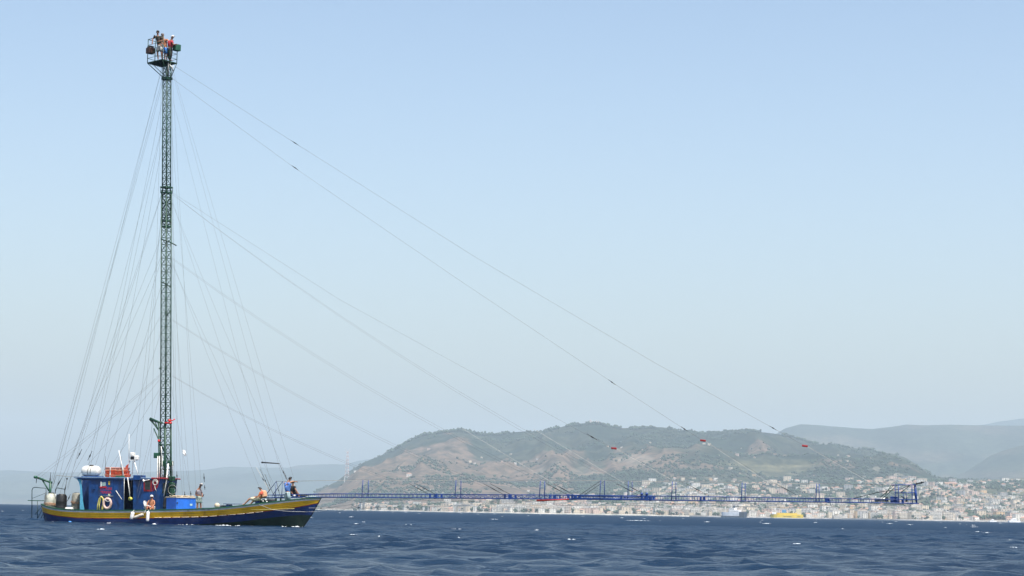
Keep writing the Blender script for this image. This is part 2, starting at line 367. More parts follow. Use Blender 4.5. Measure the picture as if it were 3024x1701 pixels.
def far_col(P_, D_, X, H):
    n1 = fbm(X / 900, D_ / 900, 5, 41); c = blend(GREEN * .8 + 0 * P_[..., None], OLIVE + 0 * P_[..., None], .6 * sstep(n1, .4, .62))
    c = blend(c, BROWN + 0 * P_[..., None], sstep(fbm(X / 600, H / 90, 4, 44), .56, .68) * .3); g_ = fbm(X / 420, D_ / 1900, 4, 47, True); return c * (.45 + 1.1 * g_)[..., None]  # gully shading of the far ridges multiplied into their colour by ridged noise
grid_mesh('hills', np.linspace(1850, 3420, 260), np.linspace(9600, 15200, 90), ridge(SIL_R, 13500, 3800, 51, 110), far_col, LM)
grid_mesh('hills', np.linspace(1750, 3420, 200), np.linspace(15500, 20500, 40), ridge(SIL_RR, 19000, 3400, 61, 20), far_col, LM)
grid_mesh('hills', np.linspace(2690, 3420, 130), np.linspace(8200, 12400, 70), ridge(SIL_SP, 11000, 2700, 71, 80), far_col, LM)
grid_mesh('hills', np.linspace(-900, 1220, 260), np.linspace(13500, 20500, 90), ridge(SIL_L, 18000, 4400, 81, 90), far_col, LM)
# ------------------------------------------------------------------ scrub and trees on the hills: leafy clumps, one mass
def clump_template(seed, n=7):
    r_ = random.Random(seed); mb = MB()
    for k in range(n):
        a = r_.uniform(0, 6.28); q = r_.uniform(0, .55); z = r_.uniform(.3, .95); s_ = r_.uniform(.28, .5)
        c = Vector((math.cos(a) * q, math.sin(a) * q, z))
        pts = [Vector((r_.gauss(0, 1), r_.gauss(0, 1), r_.gauss(0, 1))).normalized() * s_ * r_.uniform(.7, 1.1) for _ in range(2)]
        v = [c + Vector((s_, 0, 0)) * r_.uniform(.7, 1.2), c - Vector((s_, 0, 0)) * r_.uniform(.7, 1.2), c + Vector((0, s_, 0)), c - Vector((0, s_, 0)), c + Vector((0, 0, s_)) * r_.uniform(.7, 1.2), c - Vector((0, 0, s_))]
        mb.add(v, [(0, 2, 4), (2, 1, 4), (1, 3, 4), (3, 0, 4), (2, 0, 5), (1, 2, 5), (3, 1, 5), (0, 3, 5)])
    return np.array(mb.v), np.array(mb.f)
def scatter(name, pts, size, temps, cols, kind='stuff', label=None, cat=None, mname=None):
    Vs, Fs, Cs = [], [], []; off = 0
    for i, p in enumerate(pts):
        v, f = temps[i % len(temps)]; s_ = size[i]; a = rng.uniform(0, 6.28); ca, sa = math.cos(a), math.sin(a)
        q = v @ np.array([[ca, sa, 0], [-sa, ca, 0], [0, 0, 1]]) * np.array([s_ * 1.25, s_ * 1.25, s_])
        Vs.append(q + p); Fs.append(f + off); off += len(v); Cs.append(np.tile(cols[i], (len(v), 1)))
    V = np.concatenate(Vs); Fc = np.concatenate(Fs); C = np.concatenate(Cs)
    me = bpy.data.meshes.new(name); me.vertices.add(len(V)); me.vertices.foreach_set('co', V.astype(np.float32).ravel())
    nf, k = Fc.shape; me.loops.add(nf * k); me.loops.foreach_set('vertex_index', Fc.astype(np.int32).ravel())
    me.polygons.add(nf); me.polygons.foreach_set('loop_start', np.arange(0, nf * k, k, dtype=np.int32)); me.polygons.foreach_set('loop_total', np.full(nf, k, np.int32))
    me.update(calc_edges=True)
    C = np.concatenate([C, np.ones((len(C), 1))], 1)
    ca = me.color_attributes.new('tint', 'FLOAT_COLOR', 'POINT'); ca.data.foreach_set('color', C.astype(np.float32).ravel())
    m = bpy.data.materials.new(mname or name); m.use_nodes = True; b = m.node_tree.nodes['Principled BSDF']; b.inputs['Roughness'].default_value = .8
    a = m.node_tree.nodes.new('ShaderNodeAttribute'); a.attribute_name = 'tint'; m.node_tree.links.new(a.outputs['Color'], b.inputs['Base Color'])
    me.materials.append(m); o = bpy.data.objects.new(name, me); col.objects.link(o); tag(o, label, cat, None, kind); return o
def place(px, d):
    h = main_h(px, d); return np.stack([d * np.tan(th_of(px)), d, h], -1)
N = 20000
px = rng.uniform(900, 3060, N * 3); d = rng.uniform(4450, 8450, N * 3)
ok = d > shore(px) + 60
dens = fbm(d * np.tan(th_of(px)) / 260, d / 260, 4, 8) + .12 * (d > 7000)
ok &= dens < rng.uniform(.34, .56, N * 3)
px, d = px[ok][:N], d[ok][:N]
pts = place(px, d)
pr = rng.uniform(940, 2760, 1500); pr = pr[fbm(pr / 60, pr * 0, 3, 77) > .42]
prd = np.full(len(pr), D2) - rng.uniform(0, 60, len(pr))
pts = np.concatenate([pts, place(pr, prd)])
sz = np.concatenate([rng.uniform(2.8, 7.5, len(px)), rng.uniform(4, 10, len(pr))])
tint = np.array([.026, .044, .024])[None] * rng.uniform(.6, 1.7, (len(pts), 1)) * rng.uniform(.9, 1.15, (len(pts), 3))
tv = [clump_template(k, 4) for k in range(6)]
scatter('hillside_scrub', pts - np.array([0, 0, 1.5]), sz, tv, tint, 'stuff', 'dark green scrub and tree clumps scattered over the hillsides above the town', 'scrub')
# ------------------------------------------------------------------ the town
WALLS = {'white': (.70, .67, .61), 'cream': (.64, .54, .41), 'pink': (.60, .45, .37), 'ochre': (.62, .43, .24), 'grey': (.42, .41, .40)}
WM = {k: mat('plaster_' + k, v, .85, .12, .25) for k, v in WALLS.items()}
ROOF = mat('roof_tiles', (.36, .21, .15), .85, .25, .5); FLATR = mat('roof_concrete', (.45, .42, .38), .9, .15, .3)
WIN = mat('window_glass', (.05, .06, .07), .25, .2, .4)
def house_meshes(wc, nx, ny, nz, w_, dp, fh, gable):
    body = MB(); Hh = nz * fh
    body.span(-w_ / 2, w_ / 2, -dp / 2, dp / 2, -8, Hh)
    roof = MB()
    if gable:
        o = .5; rz = w_ * 0 + dp * .22
        roof.add([(-w_ / 2 - o, -dp / 2 - o, Hh), (w_ / 2 + o, -dp / 2 - o, Hh), (w_ / 2 + o, dp / 2 + o, Hh), (-w_ / 2 - o, dp / 2 + o, Hh), (-w_ / 2 + dp * .3, 0, Hh + rz), (w_ / 2 - dp * .3, 0, Hh + rz)],
                 [(3, 2, 1, 0), (0, 1, 5, 4), (2, 3, 4, 5), (1, 2, 5), (3, 0, 4)])
    else:
        roof.span(-w_ / 2 - .35, w_ / 2 + .35, -dp / 2 - .35, dp / 2 + .35, Hh, Hh + .9); roof.span(-w_ * .15, w_ * .12, -dp * .2, dp * .2, Hh + .9, Hh + 3.2)
    win = MB()
    for iz in range(nz):
        z = iz * fh + fh * .35
        for ix in range(nx):
            x = -w_ / 2 + (ix + .5) * w_ / nx; ww = w_ / nx * .42
            win.span(x - ww / 2, x + ww / 2, -dp / 2 - .12, -dp / 2 + .3, z, z + fh * .45)
        for iy in range(ny):
            y = -dp / 2 + (iy + .5) * dp / ny; ww = dp / ny * .42
            win.span(w_ / 2 - .3, w_ / 2 + .12, y - ww / 2, y + ww / 2, z, z + fh * .45); win.span(-w_ / 2 - .12, -w_ / 2 + .3, y - ww / 2, y + ww / 2, z, z + fh * .45)
    bal = None
    if nz >= 4 and not gable:
        bal = MB()
        for iz in range(1, nz): bal.span(-w_ / 2 + 1, w_ / 2 - 1, -dp / 2 - 1.3, -dp / 2 - .13, iz * fh - .05, iz * fh + .95)
    return (body.mesh('wall', WM[wc]), roof.mesh('roof', ROOF if gable else FLATR), win.mesh('window', WIN), bal.mesh('balcony', WM['white']) if bal else None)
SPECS = []
for wc in WALLS:
    SPECS.append((wc, 'tile-roofed house', 'house', house_meshes(wc, 3, 2, 2, 13, 10, 3.2, True)))
    SPECS.append((wc, 'flat-roofed house', 'house', house_meshes(wc, 4, 3, 3, 15, 12, 3.2, False)))
    SPECS.append((wc, 'balconied block', 'apartment block', house_meshes(wc, 6, 3, 5, 24, 13, 3.1, False)))
def put_house(spec, px, d, rz, label, group, cat=None, sc_=1.0, name=None):
    wc, desc, c_, (b, r_, wi, ba) = spec
    p = place(np.array(px), np.array(d)); nm = name or ('apartment_block' if c_ != 'house' else 'house')
    o = inst(nm, b, None, tuple(p), (0, 0, rz), (sc_,) * 3); tag(o, label, cat or c_, group)
    inst('roof', r_, o); q = inst('window', wi, o); q['kind'] = 'stuff'
    if ba: q = inst('balcony', ba, o); q['kind'] = 'stuff'
    return o
def town_pts(n):
    out = []
    while len(out) < n:
        px = random.uniform(1060, 3060)
        if px < 1500 and random.random() > .5: continue
        s0 = float(shore(np.array(float(px)))); span = 1900 * min(1, max(.12, (px - 1050) / 900))
        u = random.random() ** 1.5; d_ = s0 + 45 + u * span
        dn = float(fbm(np.array(d_ * math.tan(th_of(px)) / 210), np.array(d_ / 330), 3, 91))
        gap = .58 if u < .25 else .46
        if dn > gap and random.random() < .88: continue
        out.append((px, d_, u))
    return out
ZONES = [(1180, 'just right of the bow'), (1300, 'below the first walkway posts'), (1420, 'below the second walkway posts'), (1540, 'under the brown slopes'), (1660, 'below the red spar'), (1780, 'below the thick walkway splice'), (1900, 'right of the walkway splice'),
         (2020, 'well left of the white ferry'), (2140, 'just left of the white ferry'), (2230, 'behind the white ferry'), (2290, 'between the two ferries'), (2390, 'behind the yellow ferry'), (2460, 'just right of the yellow ferry'), (2560, 'near the long cream hotel'),
         (2660, 'left of the end basket'), (2740, 'below the end basket'), (2830, 'right of the end basket'), (2920, 'left of the moored yachts'), (3200, 'at the right edge')]
def district(px, u):
    z = next(n for a, n in ZONES if px < a)
    return ('on the waterfront ' if u < .12 else 'low on the slope ' if u < .5 else 'high on the slope ') + z
tp = sorted(town_pts(4300), key=lambda q: q[1])
near, rest = tp[:290], tp[290:]
HS = []
for px_, d_, u in near:
    big = random.random() < (.42 if u < .3 else .15)
    wc = random.choices(list(WALLS), [5, 5, 2, .7, .8])[0]
    sp = SPECS[list(WALLS).index(wc) * 3 + (2 if big else random.choice((0, 1)))]
    dis = district(px_, u)
    o = put_house(sp, px_, d_, random.uniform(-.5, .5), f'{wc} {sp[1]} {dis}', f'{wc} buildings {dis}, {sp[1]} kind', sc_=random.uniform(.5, .95))
    HS.append((px_, o))
rest += [(random.uniform(1180, 2700) if k % 3 else random.uniform(1950, 2500), random.uniform(6000, 7700), 2) for k in range(75)]
ORD = 'leftmost second third fourth fifth sixth seventh eighth ninth tenth eleventh twelfth thirteenth fourteenth fifteenth sixteenth seventeenth eighteenth nineteenth twentieth'.split()
for lab in sorted({o['label'] for _, o in HS}):
    g_ = sorted([q for q in HS if q[1]['label'] == lab], key=lambda q: q[0])
    if len(g_) > 1:
        for i, (_, o) in enumerate(g_):
            if i < 20: o['label'] = lab + (', leftmost of its kind' if i == 0 else ', ' + ORD[i] + ' from left')
V, Fq, C = [], [], []
tt = []
for w_, dp, hh, g in ((12, 9, 6, 1), (14, 11, 9, 0), (20, 12, 13, 0), (10, 8, 6.5, 1)):
    b = MB(); b.span(-w_ / 2, w_ / 2, -dp / 2, dp / 2, -6, hh); k = len(b.v)
    if g: b.add([(-w_ / 2 - .4, -dp / 2 - .4, hh), (w_ / 2 + .4, -dp / 2 - .4, hh), (w_ / 2 + .4, dp / 2 + .4, hh), (-w_ / 2 - .4, dp / 2 + .4, hh), (-w_ / 4, 0, hh + 2.2), (w_ / 4, 0, hh + 2.2)], [(0, 1, 5, 4), (2, 3, 4, 5), (1, 2, 5, 5), (3, 0, 4, 4)])
    else: b.span(-w_ / 2 - .3, w_ / 2 + .3, -dp / 2 - .3, dp / 2 + .3, hh, hh + .7)
    k2 = len(b.v)
    for iz in range(max(1, int(hh // 3.1))):
        for ix in range(3):
            x = -w_ / 2 + (ix + .5) * w_ / 3; b.span(x - .9, x + .9, -dp / 2 - .1, -dp / 2 + .2, iz * 3.1 + 1, iz * 3.1 + 2.4)
    b.v = [(x * .68, y * .68, z * .68) for x, y, z in b.v]; tt.append((b, k, k2, g))
off = 0
for px_, d_, u in rest:
    b, k, k2, g = random.choice(tt); p = place(np.array(px_), np.array(d_)); a = random.uniform(-.6, .6); s_ = random.choice((.7, .9, 1.0, 1.2, 1.5)) if u < 2 else random.uniform(.5, .85)
    v = np.array(b.v) * s_; v = v @ np.array([[math.cos(a), math.sin(a), 0], [-math.sin(a), math.cos(a), 0], [0, 0, 1]]) + p
    V.append(v); Fq += [tuple(i + off for i in f) for f in b.f]; off += len(v)
    wc = np.array(WALLS[random.choices(list(WALLS), [5, 5, 2, .8, .8])[0]]) * random.uniform(.8, 1.1)
    c = np.tile(wc, (len(v), 1)); c[k:k2] = (.37, .22, .16) if g else (.45, .42, .38); c[k2:] = (.05, .06, .07); C.append(c)
V = np.concatenate(V); C = np.concatenate(C); C = np.concatenate([C, np.ones((len(C), 1))], 1)
me = bpy.data.meshes.new('town_houses'); me.from_pydata([tuple(x) for x in V], [], [tuple(dict.fromkeys(f)) for f in Fq])
ca = me.color_attributes.new('tint', 'FLOAT_COLOR', 'POINT'); ca.data.foreach_set('color', C.astype(np.float32).ravel())
m = bpy.data.materials.new('town_plaster'); m.use_nodes = True; b = m.node_tree.nodes['Principled BSDF']; b.inputs['Roughness'].default_value = .85
a = m.node_tree.nodes.new('ShaderNodeAttribute'); a.attribute_name = 'tint'; m.node_tree.links.new(a.outputs['Color'], b.inputs['Base Color'])
me.materials.append(m); o = bpy.data.objects.new('town_houses', me); col.objects.link(o)
tag(o, 'crowd of small far houses climbing the slope behind the waterfront blocks', 'houses', None, 'stuff')
# trees between the houses
tp2 = town_pts(4200)
P2 = place(np.array([q[0] for q in tp2]) + rng.uniform(-8, 8, 4200), np.array([q[1] for q in tp2]) + rng.uniform(-20, 60, 4200))
scatter('town_trees', P2, rng.uniform(3.5, 9, 4200), tv, np.array([.03, .052, .024])[None] * rng.uniform(.6, 1.4, (4200, 1)), 'stuff', 'dark green garden and street trees massed between the town houses', 'trees')
# landmark buildings seen singly
def landmark(px0, px1, top_elev_px, d, wc, nx, nz, label, name, cat, rz=0.0, gable=False, dp=14):
    pxm = (px0 + px1) / 2; base = place(np.array(pxm), np.array(d)); w_ = (px1 - px0) * d / F
    hh = top_elev_px * d / F; ms = house_meshes(wc, nx, 3, nz, w_, dp, hh / nz, gable)
    o = inst(name, ms[0], None, tuple(base), (0, 0, rz)); tag(o, label, cat)
    inst('roof', ms[1], o); q = inst('window', ms[2], o); q['kind'] = 'stuff'
    if ms[3]: q = inst('balcony', ms[3], o); q['kind'] = 'stuff'
landmark(2472, 2514, 14, 4345, 'cream', 12, 5, 'long cream waterfront hotel with rows of small windows right of the yellow ferry', 'hotel', 'hotel')
landmark(2516, 2530, 13, 4350, 'ochre', 3, 4, 'narrow ochre building beside the long cream waterfront hotel', 'apartment_block', 'apartment block')
landmark(2696, 2728, 22, 4560, 'cream', 6, 7, 'tall cream tower block just below the end basket of the walkway', 'tower_block', 'tower block', .3)
landmark(2752, 2776, 15, 4345, 'ochre', 4, 3, 'orange ochre building on the waterfront at far right', 'house', 'house')
landmark(2838, 2866, 16, 4380, 'cream', 8, 4, 'beige block with a grid of arched windows on the far right waterfront', 'apartment_block', 'apartment block')
landmark(2780, 2794, 14, 4345, 'white', 3, 4, 'narrow white building on the quay near the orange ochre one', 'house', 'house')
landmark(2155, 2185, 17, 4500, 'cream', 8, 5, 'cream apartment row standing behind the white ferry', 'apartment_block', 'apartment block')
landmark(2070, 2110, 16, 4420, 'cream', 9, 5, 'long cream apartment row left of the white ferry', 'apartment_block', 'apartment block')
landmark(1728, 1752, 15, 4400, 'pink', 6, 5, 'pink apartment block on the shore under the middle of the walkway', 'apartment_block', 'apartment block')
landmark(2680, 2770, 4, 5500, 'cream', 10, 1, 'long low pale warehouse on the slope behind the end basket', 'warehouse', 'warehouse', dp=30)
landmark(2798, 2840, 8, 5900, 'ochre', 6, 3, 'wide ochre building with red roof on the upper right slope', 'villa', 'villa', gable=True)
landmark(1210, 1226, 7, 6500, 'white', 4, 2, 'small white church-like building on the knoll of the brown hill', 'chapel', 'chapel', gable=True)
landmark(1055, 1095, 2, 7200, 'white', 8, 1, 'thin white terrace building high on the left shoulder of the brown hill', 'villa', 'villa')
# sea wall with a pale quay
mb = MB(); PX = np.linspace(2050, 3100, 160)
for i in range(159):
    for (a_, b_) in ((PX[i], PX[i + 1]),):
        s_a, s_b = float(shore(a_)) - 6, float(shore(b_)) - 6
        A = Vector((s_a * math.tan(th_of(a_)), s_a, 0)); B = Vector((s_b * math.tan(th_of(b_)), s_b, 0)); n_ = Vector((0, 30, 0))
        mb.add([A - Vector((0, 0, 2)), B - Vector((0, 0, 2)), B + Vector((0, 0, 2.4)), A + Vector((0, 0, 2.4)), A + n_ + Vector((0, 0, 2.4)), B + n_ + Vector((0, 0, 2.4))], [(0, 1, 2, 3), (3, 2, 5, 4)])
o = mb.build('quay_wall', mat('quay_concrete', (.5, .47, .43), .9, .2, .05)); tag(o, 'pale concrete quay wall along the town waterfront', 'quay wall')
# ------------------------------------------------------------------ pylon on the point and masts on the summit
STEEL = mat('galvanised_steel', (.62, .62, .62), .6, .15, .2); REDST = mat('red_steel', (.55, .38, .35), .6, .15, .2)
def lattice(h, w0, w1, nb, r):
    mb = MB()
    for k in range(nb):
        z0, z1 = h * k / nb, h * (k + 1) / nb; a, b = (w0 + (w1 - w0) * (k / nb) ** .8) / 2, (w0 + (w1 - w0) * ((k + 1) / nb) ** .8) / 2
        c0 = [Vector((x * a, y * a, z0)) for x, y in ((-1, -1), (1, -1), (1, 1), (-1, 1))]; c1 = [Vector((x * b, y * b, z1)) for x, y in ((-1, -1), (1, -1), (1, 1), (-1, 1))]
        for i in range(4):
            j = (i + 1) % 4
            mb.tube([c0[i], c1[i]], r * 1.3, 4, k % 2); mb.tube([c0[i], c1[j]], r * .6, 3, k % 2); mb.tube([c0[j], c1[i]], r * .6, 3, k % 2); mb.tube([c1[i], c1[j]], r * .6, 3, k % 2)
    return mb
PD = 7600.0; pbase = (PD * math.tan(th_of(1034)), PD, (hz(1034) - 1412) * PD / F)
ph = 88 * PD / F
py_ = empty('power_pylon', pbase); tag(py_, 'tall slender lattice power pylon on the left foot of the brown hill', 'pylon')
lattice(ph * .88, 15, 4, 14, .55).build('tower', [STEEL, REDST], py_)
am = MB(); am.tube([(-13, 0, ph * .88), (13, 0, ph * .88)], .6, 4); am.build('crossarm', STEEL, py_)
for s_ in (-1, 1):
    am = MB(); am.tube([(0, 0, ph * .86), (s_ * 9, 0, ph)], .6, 4); am.tube([(s_ * 2, 0, ph * .88), (s_ * 9, 0, ph)], .4, 4); am.build('top_arm', STEEL, py_)
mb = MB(); [mb.tube([(x * 7.5, y * 7.5, 0), (x * 9, y * 9, -40)], .6, 4) for x in (-1, 1) for y in (-1, 1)]; mb.build('footing', STEEL, py_)
for i, (x, hh) in enumerate(((1751, 14), (1754, 10), (1762, 9), (1769, 11), (1775, 10), (1757, 7))):
    D = 8380.0; b_ = place(np.array(float(x)), np.array(D)); H_ = hh * D / F
    o = empty('radio_mast', tuple(b_)); tag(o, ['tallest red and white radio mast on the hill summit, leftmost of the cluster', 'slim radio mast on the summit just right of the tallest one', 'slim radio mast in the middle of the summit cluster', 'taller slim radio mast in the right half of the summit cluster', 'rightmost radio mast on the hill summit', 'shortest radio mast in the left half of the summit cluster'][i], 'radio mast', 'radio masts on the hill summit')
    lattice(H_ + 4, 4.5 if i == 0 else 3.0, 2.2, 5, .6).build('mast', [STEEL, REDST], o, (0, 0, -4))
    mb = MB(); mb.tube([(0, 0, H_), (0, 0, H_ * 1.12)], .2, 4); mb.build('antenna', STEEL, o)
# ------------------------------------------------------------------ haze
mb = MB(); mb.span(-16000, 16000, -400, 23500, -6, 900)
hzm = bpy.data.materials.new('haze'); hzm.use_nodes = True; t = hzm.node_tree; t.nodes.clear()
ou = t.nodes.new('ShaderNodeOutputMaterial'); pv = t.nodes.new('ShaderNodeVolumePrincipled')
pv.inputs['Color'].default_value = (.70, .87, 1.0, 1); pv.inputs['Density'].default_value = HAZE = 6.6e-5; pv.inputs['Anisotropy'].default_value = 0.0
t.links.new(pv.outputs[0], ou.inputs['Volume'])
o = mb.build('haze', hzm); tag(o, kind='stuff'); 
# ------------------------------------------------------------------ the boat
TH = R(16.0)
BL = Vector((-21.95, 140.0, 0.0))
sx = Vector((math.cos(TH), -math.sin(TH), 0)); sy = Vector((math.sin(TH), math.cos(TH), 0))
def P(px, py, y=0.0):            # point of the boat frame (x forward, y to port, z up) on the plane at offset y
    d = ray(px, py); o = EYE - BL
    t = (y - o.dot(sy)) / d.dot(sy)
    q = o + d * t
    return Vector((q.dot(sx), y, q.z))
def W(p): return BL + sx * p.x + sy * p.y + Vector((0, 0, p.z))
def px_m(px, py, y=0.0): return P(px + 1, py, y).x - P(px, py, y).x    # metres per pixel there
BLUE = mat('blue_paint', (.0045, .045, .17), .42, .2, 2.0, dirt=((.012, .03, .09), 3.0, .56))
BLUE_D = mat('dark_blue_paint', (.008, .04, .16), .45, .15, 2.0)
LBLUE = mat('light_blue_paint', (.09, .36, .52), .5, .12, 3.0)
GREEN_P = mat('green_paint', (.012, .085, .045), .45, .2, 3.0, dirt=((.05, .035, .02), 5.0, .66))
DGREEN = mat('dark_green_steel', (.005, .046, .024), .5, .25, 4.0, dirt=((.05, .03, .02), 6.0, .68))
YEL = mat('yellow_hull_paint', (.74, .43, .012), .42, .12, 1.2, dirt=((.34, .17, .02), 2.2, .6))
WHT = mat('white_hull_paint', (.62, .63, .62), .5, .1, 2.0, dirt=((.36, .33, .28), 2.0, .6))
HBLUE = mat('blue_hull_paint', (.008, .028, .12), .4, .2, .8, dirt=((.03, .035, .05), 1.5, .66))
ANTI = mat('green_bottom_paint', (.006, .022, .016), .5, .2, 1.2, dirt=((.03, .03, .02), 1.2, .6))
MAROON = mat('red_brown_stripe', (.22, .035, .012), .5, .3, 3.0)
RED = mat('red_paint', (.62, .02, .02), .45, .12, 5.0)
REDD = mat('dull_red', (.30, .015, .02), .6, .2, 4)
DECKM = mat('deck_boards', (.06, .16, .14), .7, .25, 4.0)
DARKM = mat('dark_interior', (.02, .025, .03), .8, .2, 4.0)
WPLA = mat('white_plastic', (.78, .77, .72), .45, .08, 5.0)
CREAM = mat('cream_plastic', (.62, .54, .42), .5, .12, 6.0)
BLKP = mat('black_plastic', (.012, .012, .012), .45, .25, 4.0)
GRYP = mat('grey_plastic', (.30, .29, .24), .55, .2, 4.0, dirt=((.13, .12, .1), 5.0, .58))
WIRE = mat('galvanised_wire', (.12, .125, .125), .45, .2, 3.0, metal=.2)
WROPE = mat('white_rope', (.62, .62, .58), .8, .15, 8.0)
ROPE = mat('tan_rope', (.45, .26, .16), .85, .2, 12.0)
YROPE = mat('yellow_hose', (.62, .55, .16), .5, .12, 8.0)
ORNG = mat('orange_crate_plastic', (.66, .10, .04), .5, .15, 5.0)
ORFD = mat('faded_orange_plastic', (.55, .24, .17), .6, .15, 5.0)
COOL = mat('insulated_box_blue', (.03, .18, .72), .42, .08, 2.0)
STL = mat('bare_steel', (.35, .36, .34), .4, .2, 5.0, metal=.3)
WBLUE = mat('walkway_blue_paint', (.011, .048, .21), .4, .2, 1.5, dirt=((.02, .03, .08), 2.5, .62))
GLASS = mat('cabin_glass', (.03, .04, .04), .1, .2, 3.0)
boat = empty('fishing_boat', BL, -TH)
tag(boat, 'wooden fishing boat, yellow band on blue hull, towering lattice mast and long bow walkway', 'fishing boat')
def itx(x, tab):
    xs, ys = zip(*tab); return float(np.interp(x, xs, ys))
BEAM = [(-8.3, .12), (-8.1, .5), (-7.8, .92), (-7.3, 1.3), (-6.5, 1.62), (-5, 1.9), (-2, 2.08), (1, 2.08), (3.5, 1.9), (5.5, 1.58), (7.2, 1.2), (8.6, .84), (9.7, .44), (10.6, .08)]
def beam(x): return itx(x, BEAM)
def solve(px, py, k=1.0):
    x = P(px, py, -1).x
    for _ in range(6): x = P(px, py, -beam(x) * k).x
    return P(px, py, -beam(x) * k)
def table(pts, k=1.0):
    return sorted((q.x, q.z) for q in (solve(a, b, k) for a, b in pts))
SHEER = table([(120, 1489), (130, 1493.5), (143, 1498), (162, 1501.5), (185, 1504.5), (227, 1506.5), (311, 1508), (394, 1507.5), (478, 1506.5), (562, 1504.5), (612, 1502.5), (668, 1498.5), (724, 1492.5), (779, 1486), (835, 1479.5), (891, 1473.5), (946, 1469.5)])
YB = table([(124, 1512), (140, 1518), (170, 1523), (227, 1528), (311, 1529.5), (394, 1529.5), (478, 1528.5), (562, 1527), (612, 1525.5), (668, 1521), (724, 1516.5), (779, 1510.5), (835, 1503.5), (891, 1497), (946, 1489)], .97)
x_bow, x_st = solve(946.5, 1469.5).x, solve(121, 1489).x
z_bow = SHEER[-1][1]
x_foot = P(893, 1553, 0).x
def sheer(x): return itx(x, SHEER)
NU = 64
us = [0.5 - 0.5 * math.cos(math.pi * i / (NU - 1)) for i in range(NU)]
us = [.55 * u + .45 * i / (NU - 1) for i, u in enumerate(us)]
levels = ['sheer', 'white', 'yellow', 'red', 'blue', 'wl', 'keel']
def lev(u, L):
    xs = x_st + u * (x_bow - x_st)
    zs = sheer(xs); zw = zs - .13; zy = min(itx(xs, YB), zw - .05)
    if u > .93: zy = zy + (u - .93) * 1.2
    zr = zy - .055
    af = itx(xs, [(-9, .03), (2.5, .04), (4.5, .14), (6.5, .32), (8.5, .62), (10, .78)])
    z = {'sheer': zs, 'white': zw, 'yellow': zy, 'red': zr, 'blue': min(af, zr - .05), 'wl': -.02, 'keel': -.75}[L]
    f = max(0., min(1., (z + .1) / (zs + .1))) if z > -.1 else 0
    xb = x_foot + (x_bow - x_foot) * (max(z, 0) / zs) ** .85 - (0.45 if L == 'keel' else 0)
    xst = x_st + .35 * (1 - f) + (.5 if L == 'keel' else 0)
    x = xst + u * (xb - xst)
    b = beam(xs)
    fl = .93 if u < .55 else .93 - (u - .55) / .45 * .45
    if u < .15: fl = .70 + u / .15 * .23
    g = fl + (1 - fl) * f ** 1.3
    if L == 'keel': g = fl * .35
    endb = .03 if u > .999 else b * g
    return Vector((x, max(.02, endb), z))
mb = MB(); rows = []
for L in levels:
    rows.append(([lev(u, L) for u in us]))
for sgn in (-1, 1):
    vs_, fs, base = [], [], 0
    for r_ in rows: vs_ += [Vector((p.x, p.y * sgn, p.z)) for p in r_]
    for k in range(len(levels) - 1):
        f_ = []
        for i in range(NU - 1):
            a, b = k * NU + i, k * NU + i + 1; c, d = (k + 1) * NU + i + 1, (k + 1) * NU + i
            f_.append((a, d, c, b) if sgn < 0 else (a, b, c, d))
        o = len(mb.v)
        if k == 0: mb.v += [tuple(p) for p in vs_]; base = o
        for f in f_: mb.f.append(tuple(i + base for i in f)); mb.mi.append(k); mb.smooth.append(True)
# transom and inner bulwark
o = len(mb.v)
for k in range(len(levels)):
    p = rows[k][0]; mb.v += [(p.x, -p.y, p.z), (p.x, p.y, p.z)]
for k in range(len(levels) - 1):
    mb.f.append((o + 2 * k, o + 2 * k + 1, o + 2 * k + 3, o + 2 * k + 2)); mb.mi.append(k); mb.smooth.append(False)
hull = mb.build('hull', [WHT, YEL, MAROON, HBLUE, ANTI, ANTI], boat)
def inb(u, dz_, gap):     # half breadth inside the planking dz_ below the sheer
    A = lev(u, 'sheer'); B = lev(u, 'wl'); f = max(0., 1 - dz_ / (A.z + .1)); fl = B.y / max(A.y, 1e-4)
    return Vector((A.x + (B.x - A.x) * (1 - f), max(A.y * (fl + (1 - fl) * f ** 1.3) * .985 - gap, .01), A.z - dz_))
mb = MB()
for sgn in (-1, 1):
    a = [Vector((p.x, max(p.y - .07, .012) * sgn, p.z)) for p in rows[0]]; b = [Vector((q.x, q.y * sgn, q.z)) for q in (inb(u, .45, .07) for u in us)]
    vs_ = a + b; mb.add(vs_, [((i, i + 1, NU + i + 1, NU + i) if sgn < 0 else (i, NU + i, NU + i + 1, i + 1)) for i in range(NU - 1)], 0)
mb.build('bulwark', GREEN_P, boat)
for sgn in (-1, 1):
    mb = MB()
    pts = [Vector((p.x, p.y * sgn, p.z)) for p in rows[0]]
    vs_ = []
    for p in pts:
        q = abs(p.y)
        for dy, dz in ((.035, -.025), (.035, .045), (-.12, .045), (-.12, -.025)): vs_.append(Vector((p.x, sgn * max(q + dy, .005), p.z + dz)))
    fs = []
    for i in range(NU - 1):
        for k in range(4):
            j = (k + 1) % 4; fs.append((i * 4 + k, i * 4 + j, i * 4 + 4 + j, i * 4 + 4 + k) if sgn > 0 else (i * 4 + k, i * 4 + 4 + k, i * 4 + 4 + j, i * 4 + j))
    mb.add(vs_, fs); mb.build('gunwale', GREEN_P, boat)
def deck_z(x): return sheer(x) - .38
mb = MB(); vs_ = []
for u in us:
    q = inb(u, .38, .075); vs_ += [Vector((q.x, -q.y, q.z)), Vector((q.x, q.y, q.z))]
mb.add(vs_, [(2 * i, 2 * i + 2, 2 * i + 3, 2 * i + 1) for i in range(NU - 1)]); mb.build('deck', DECKM, boat)
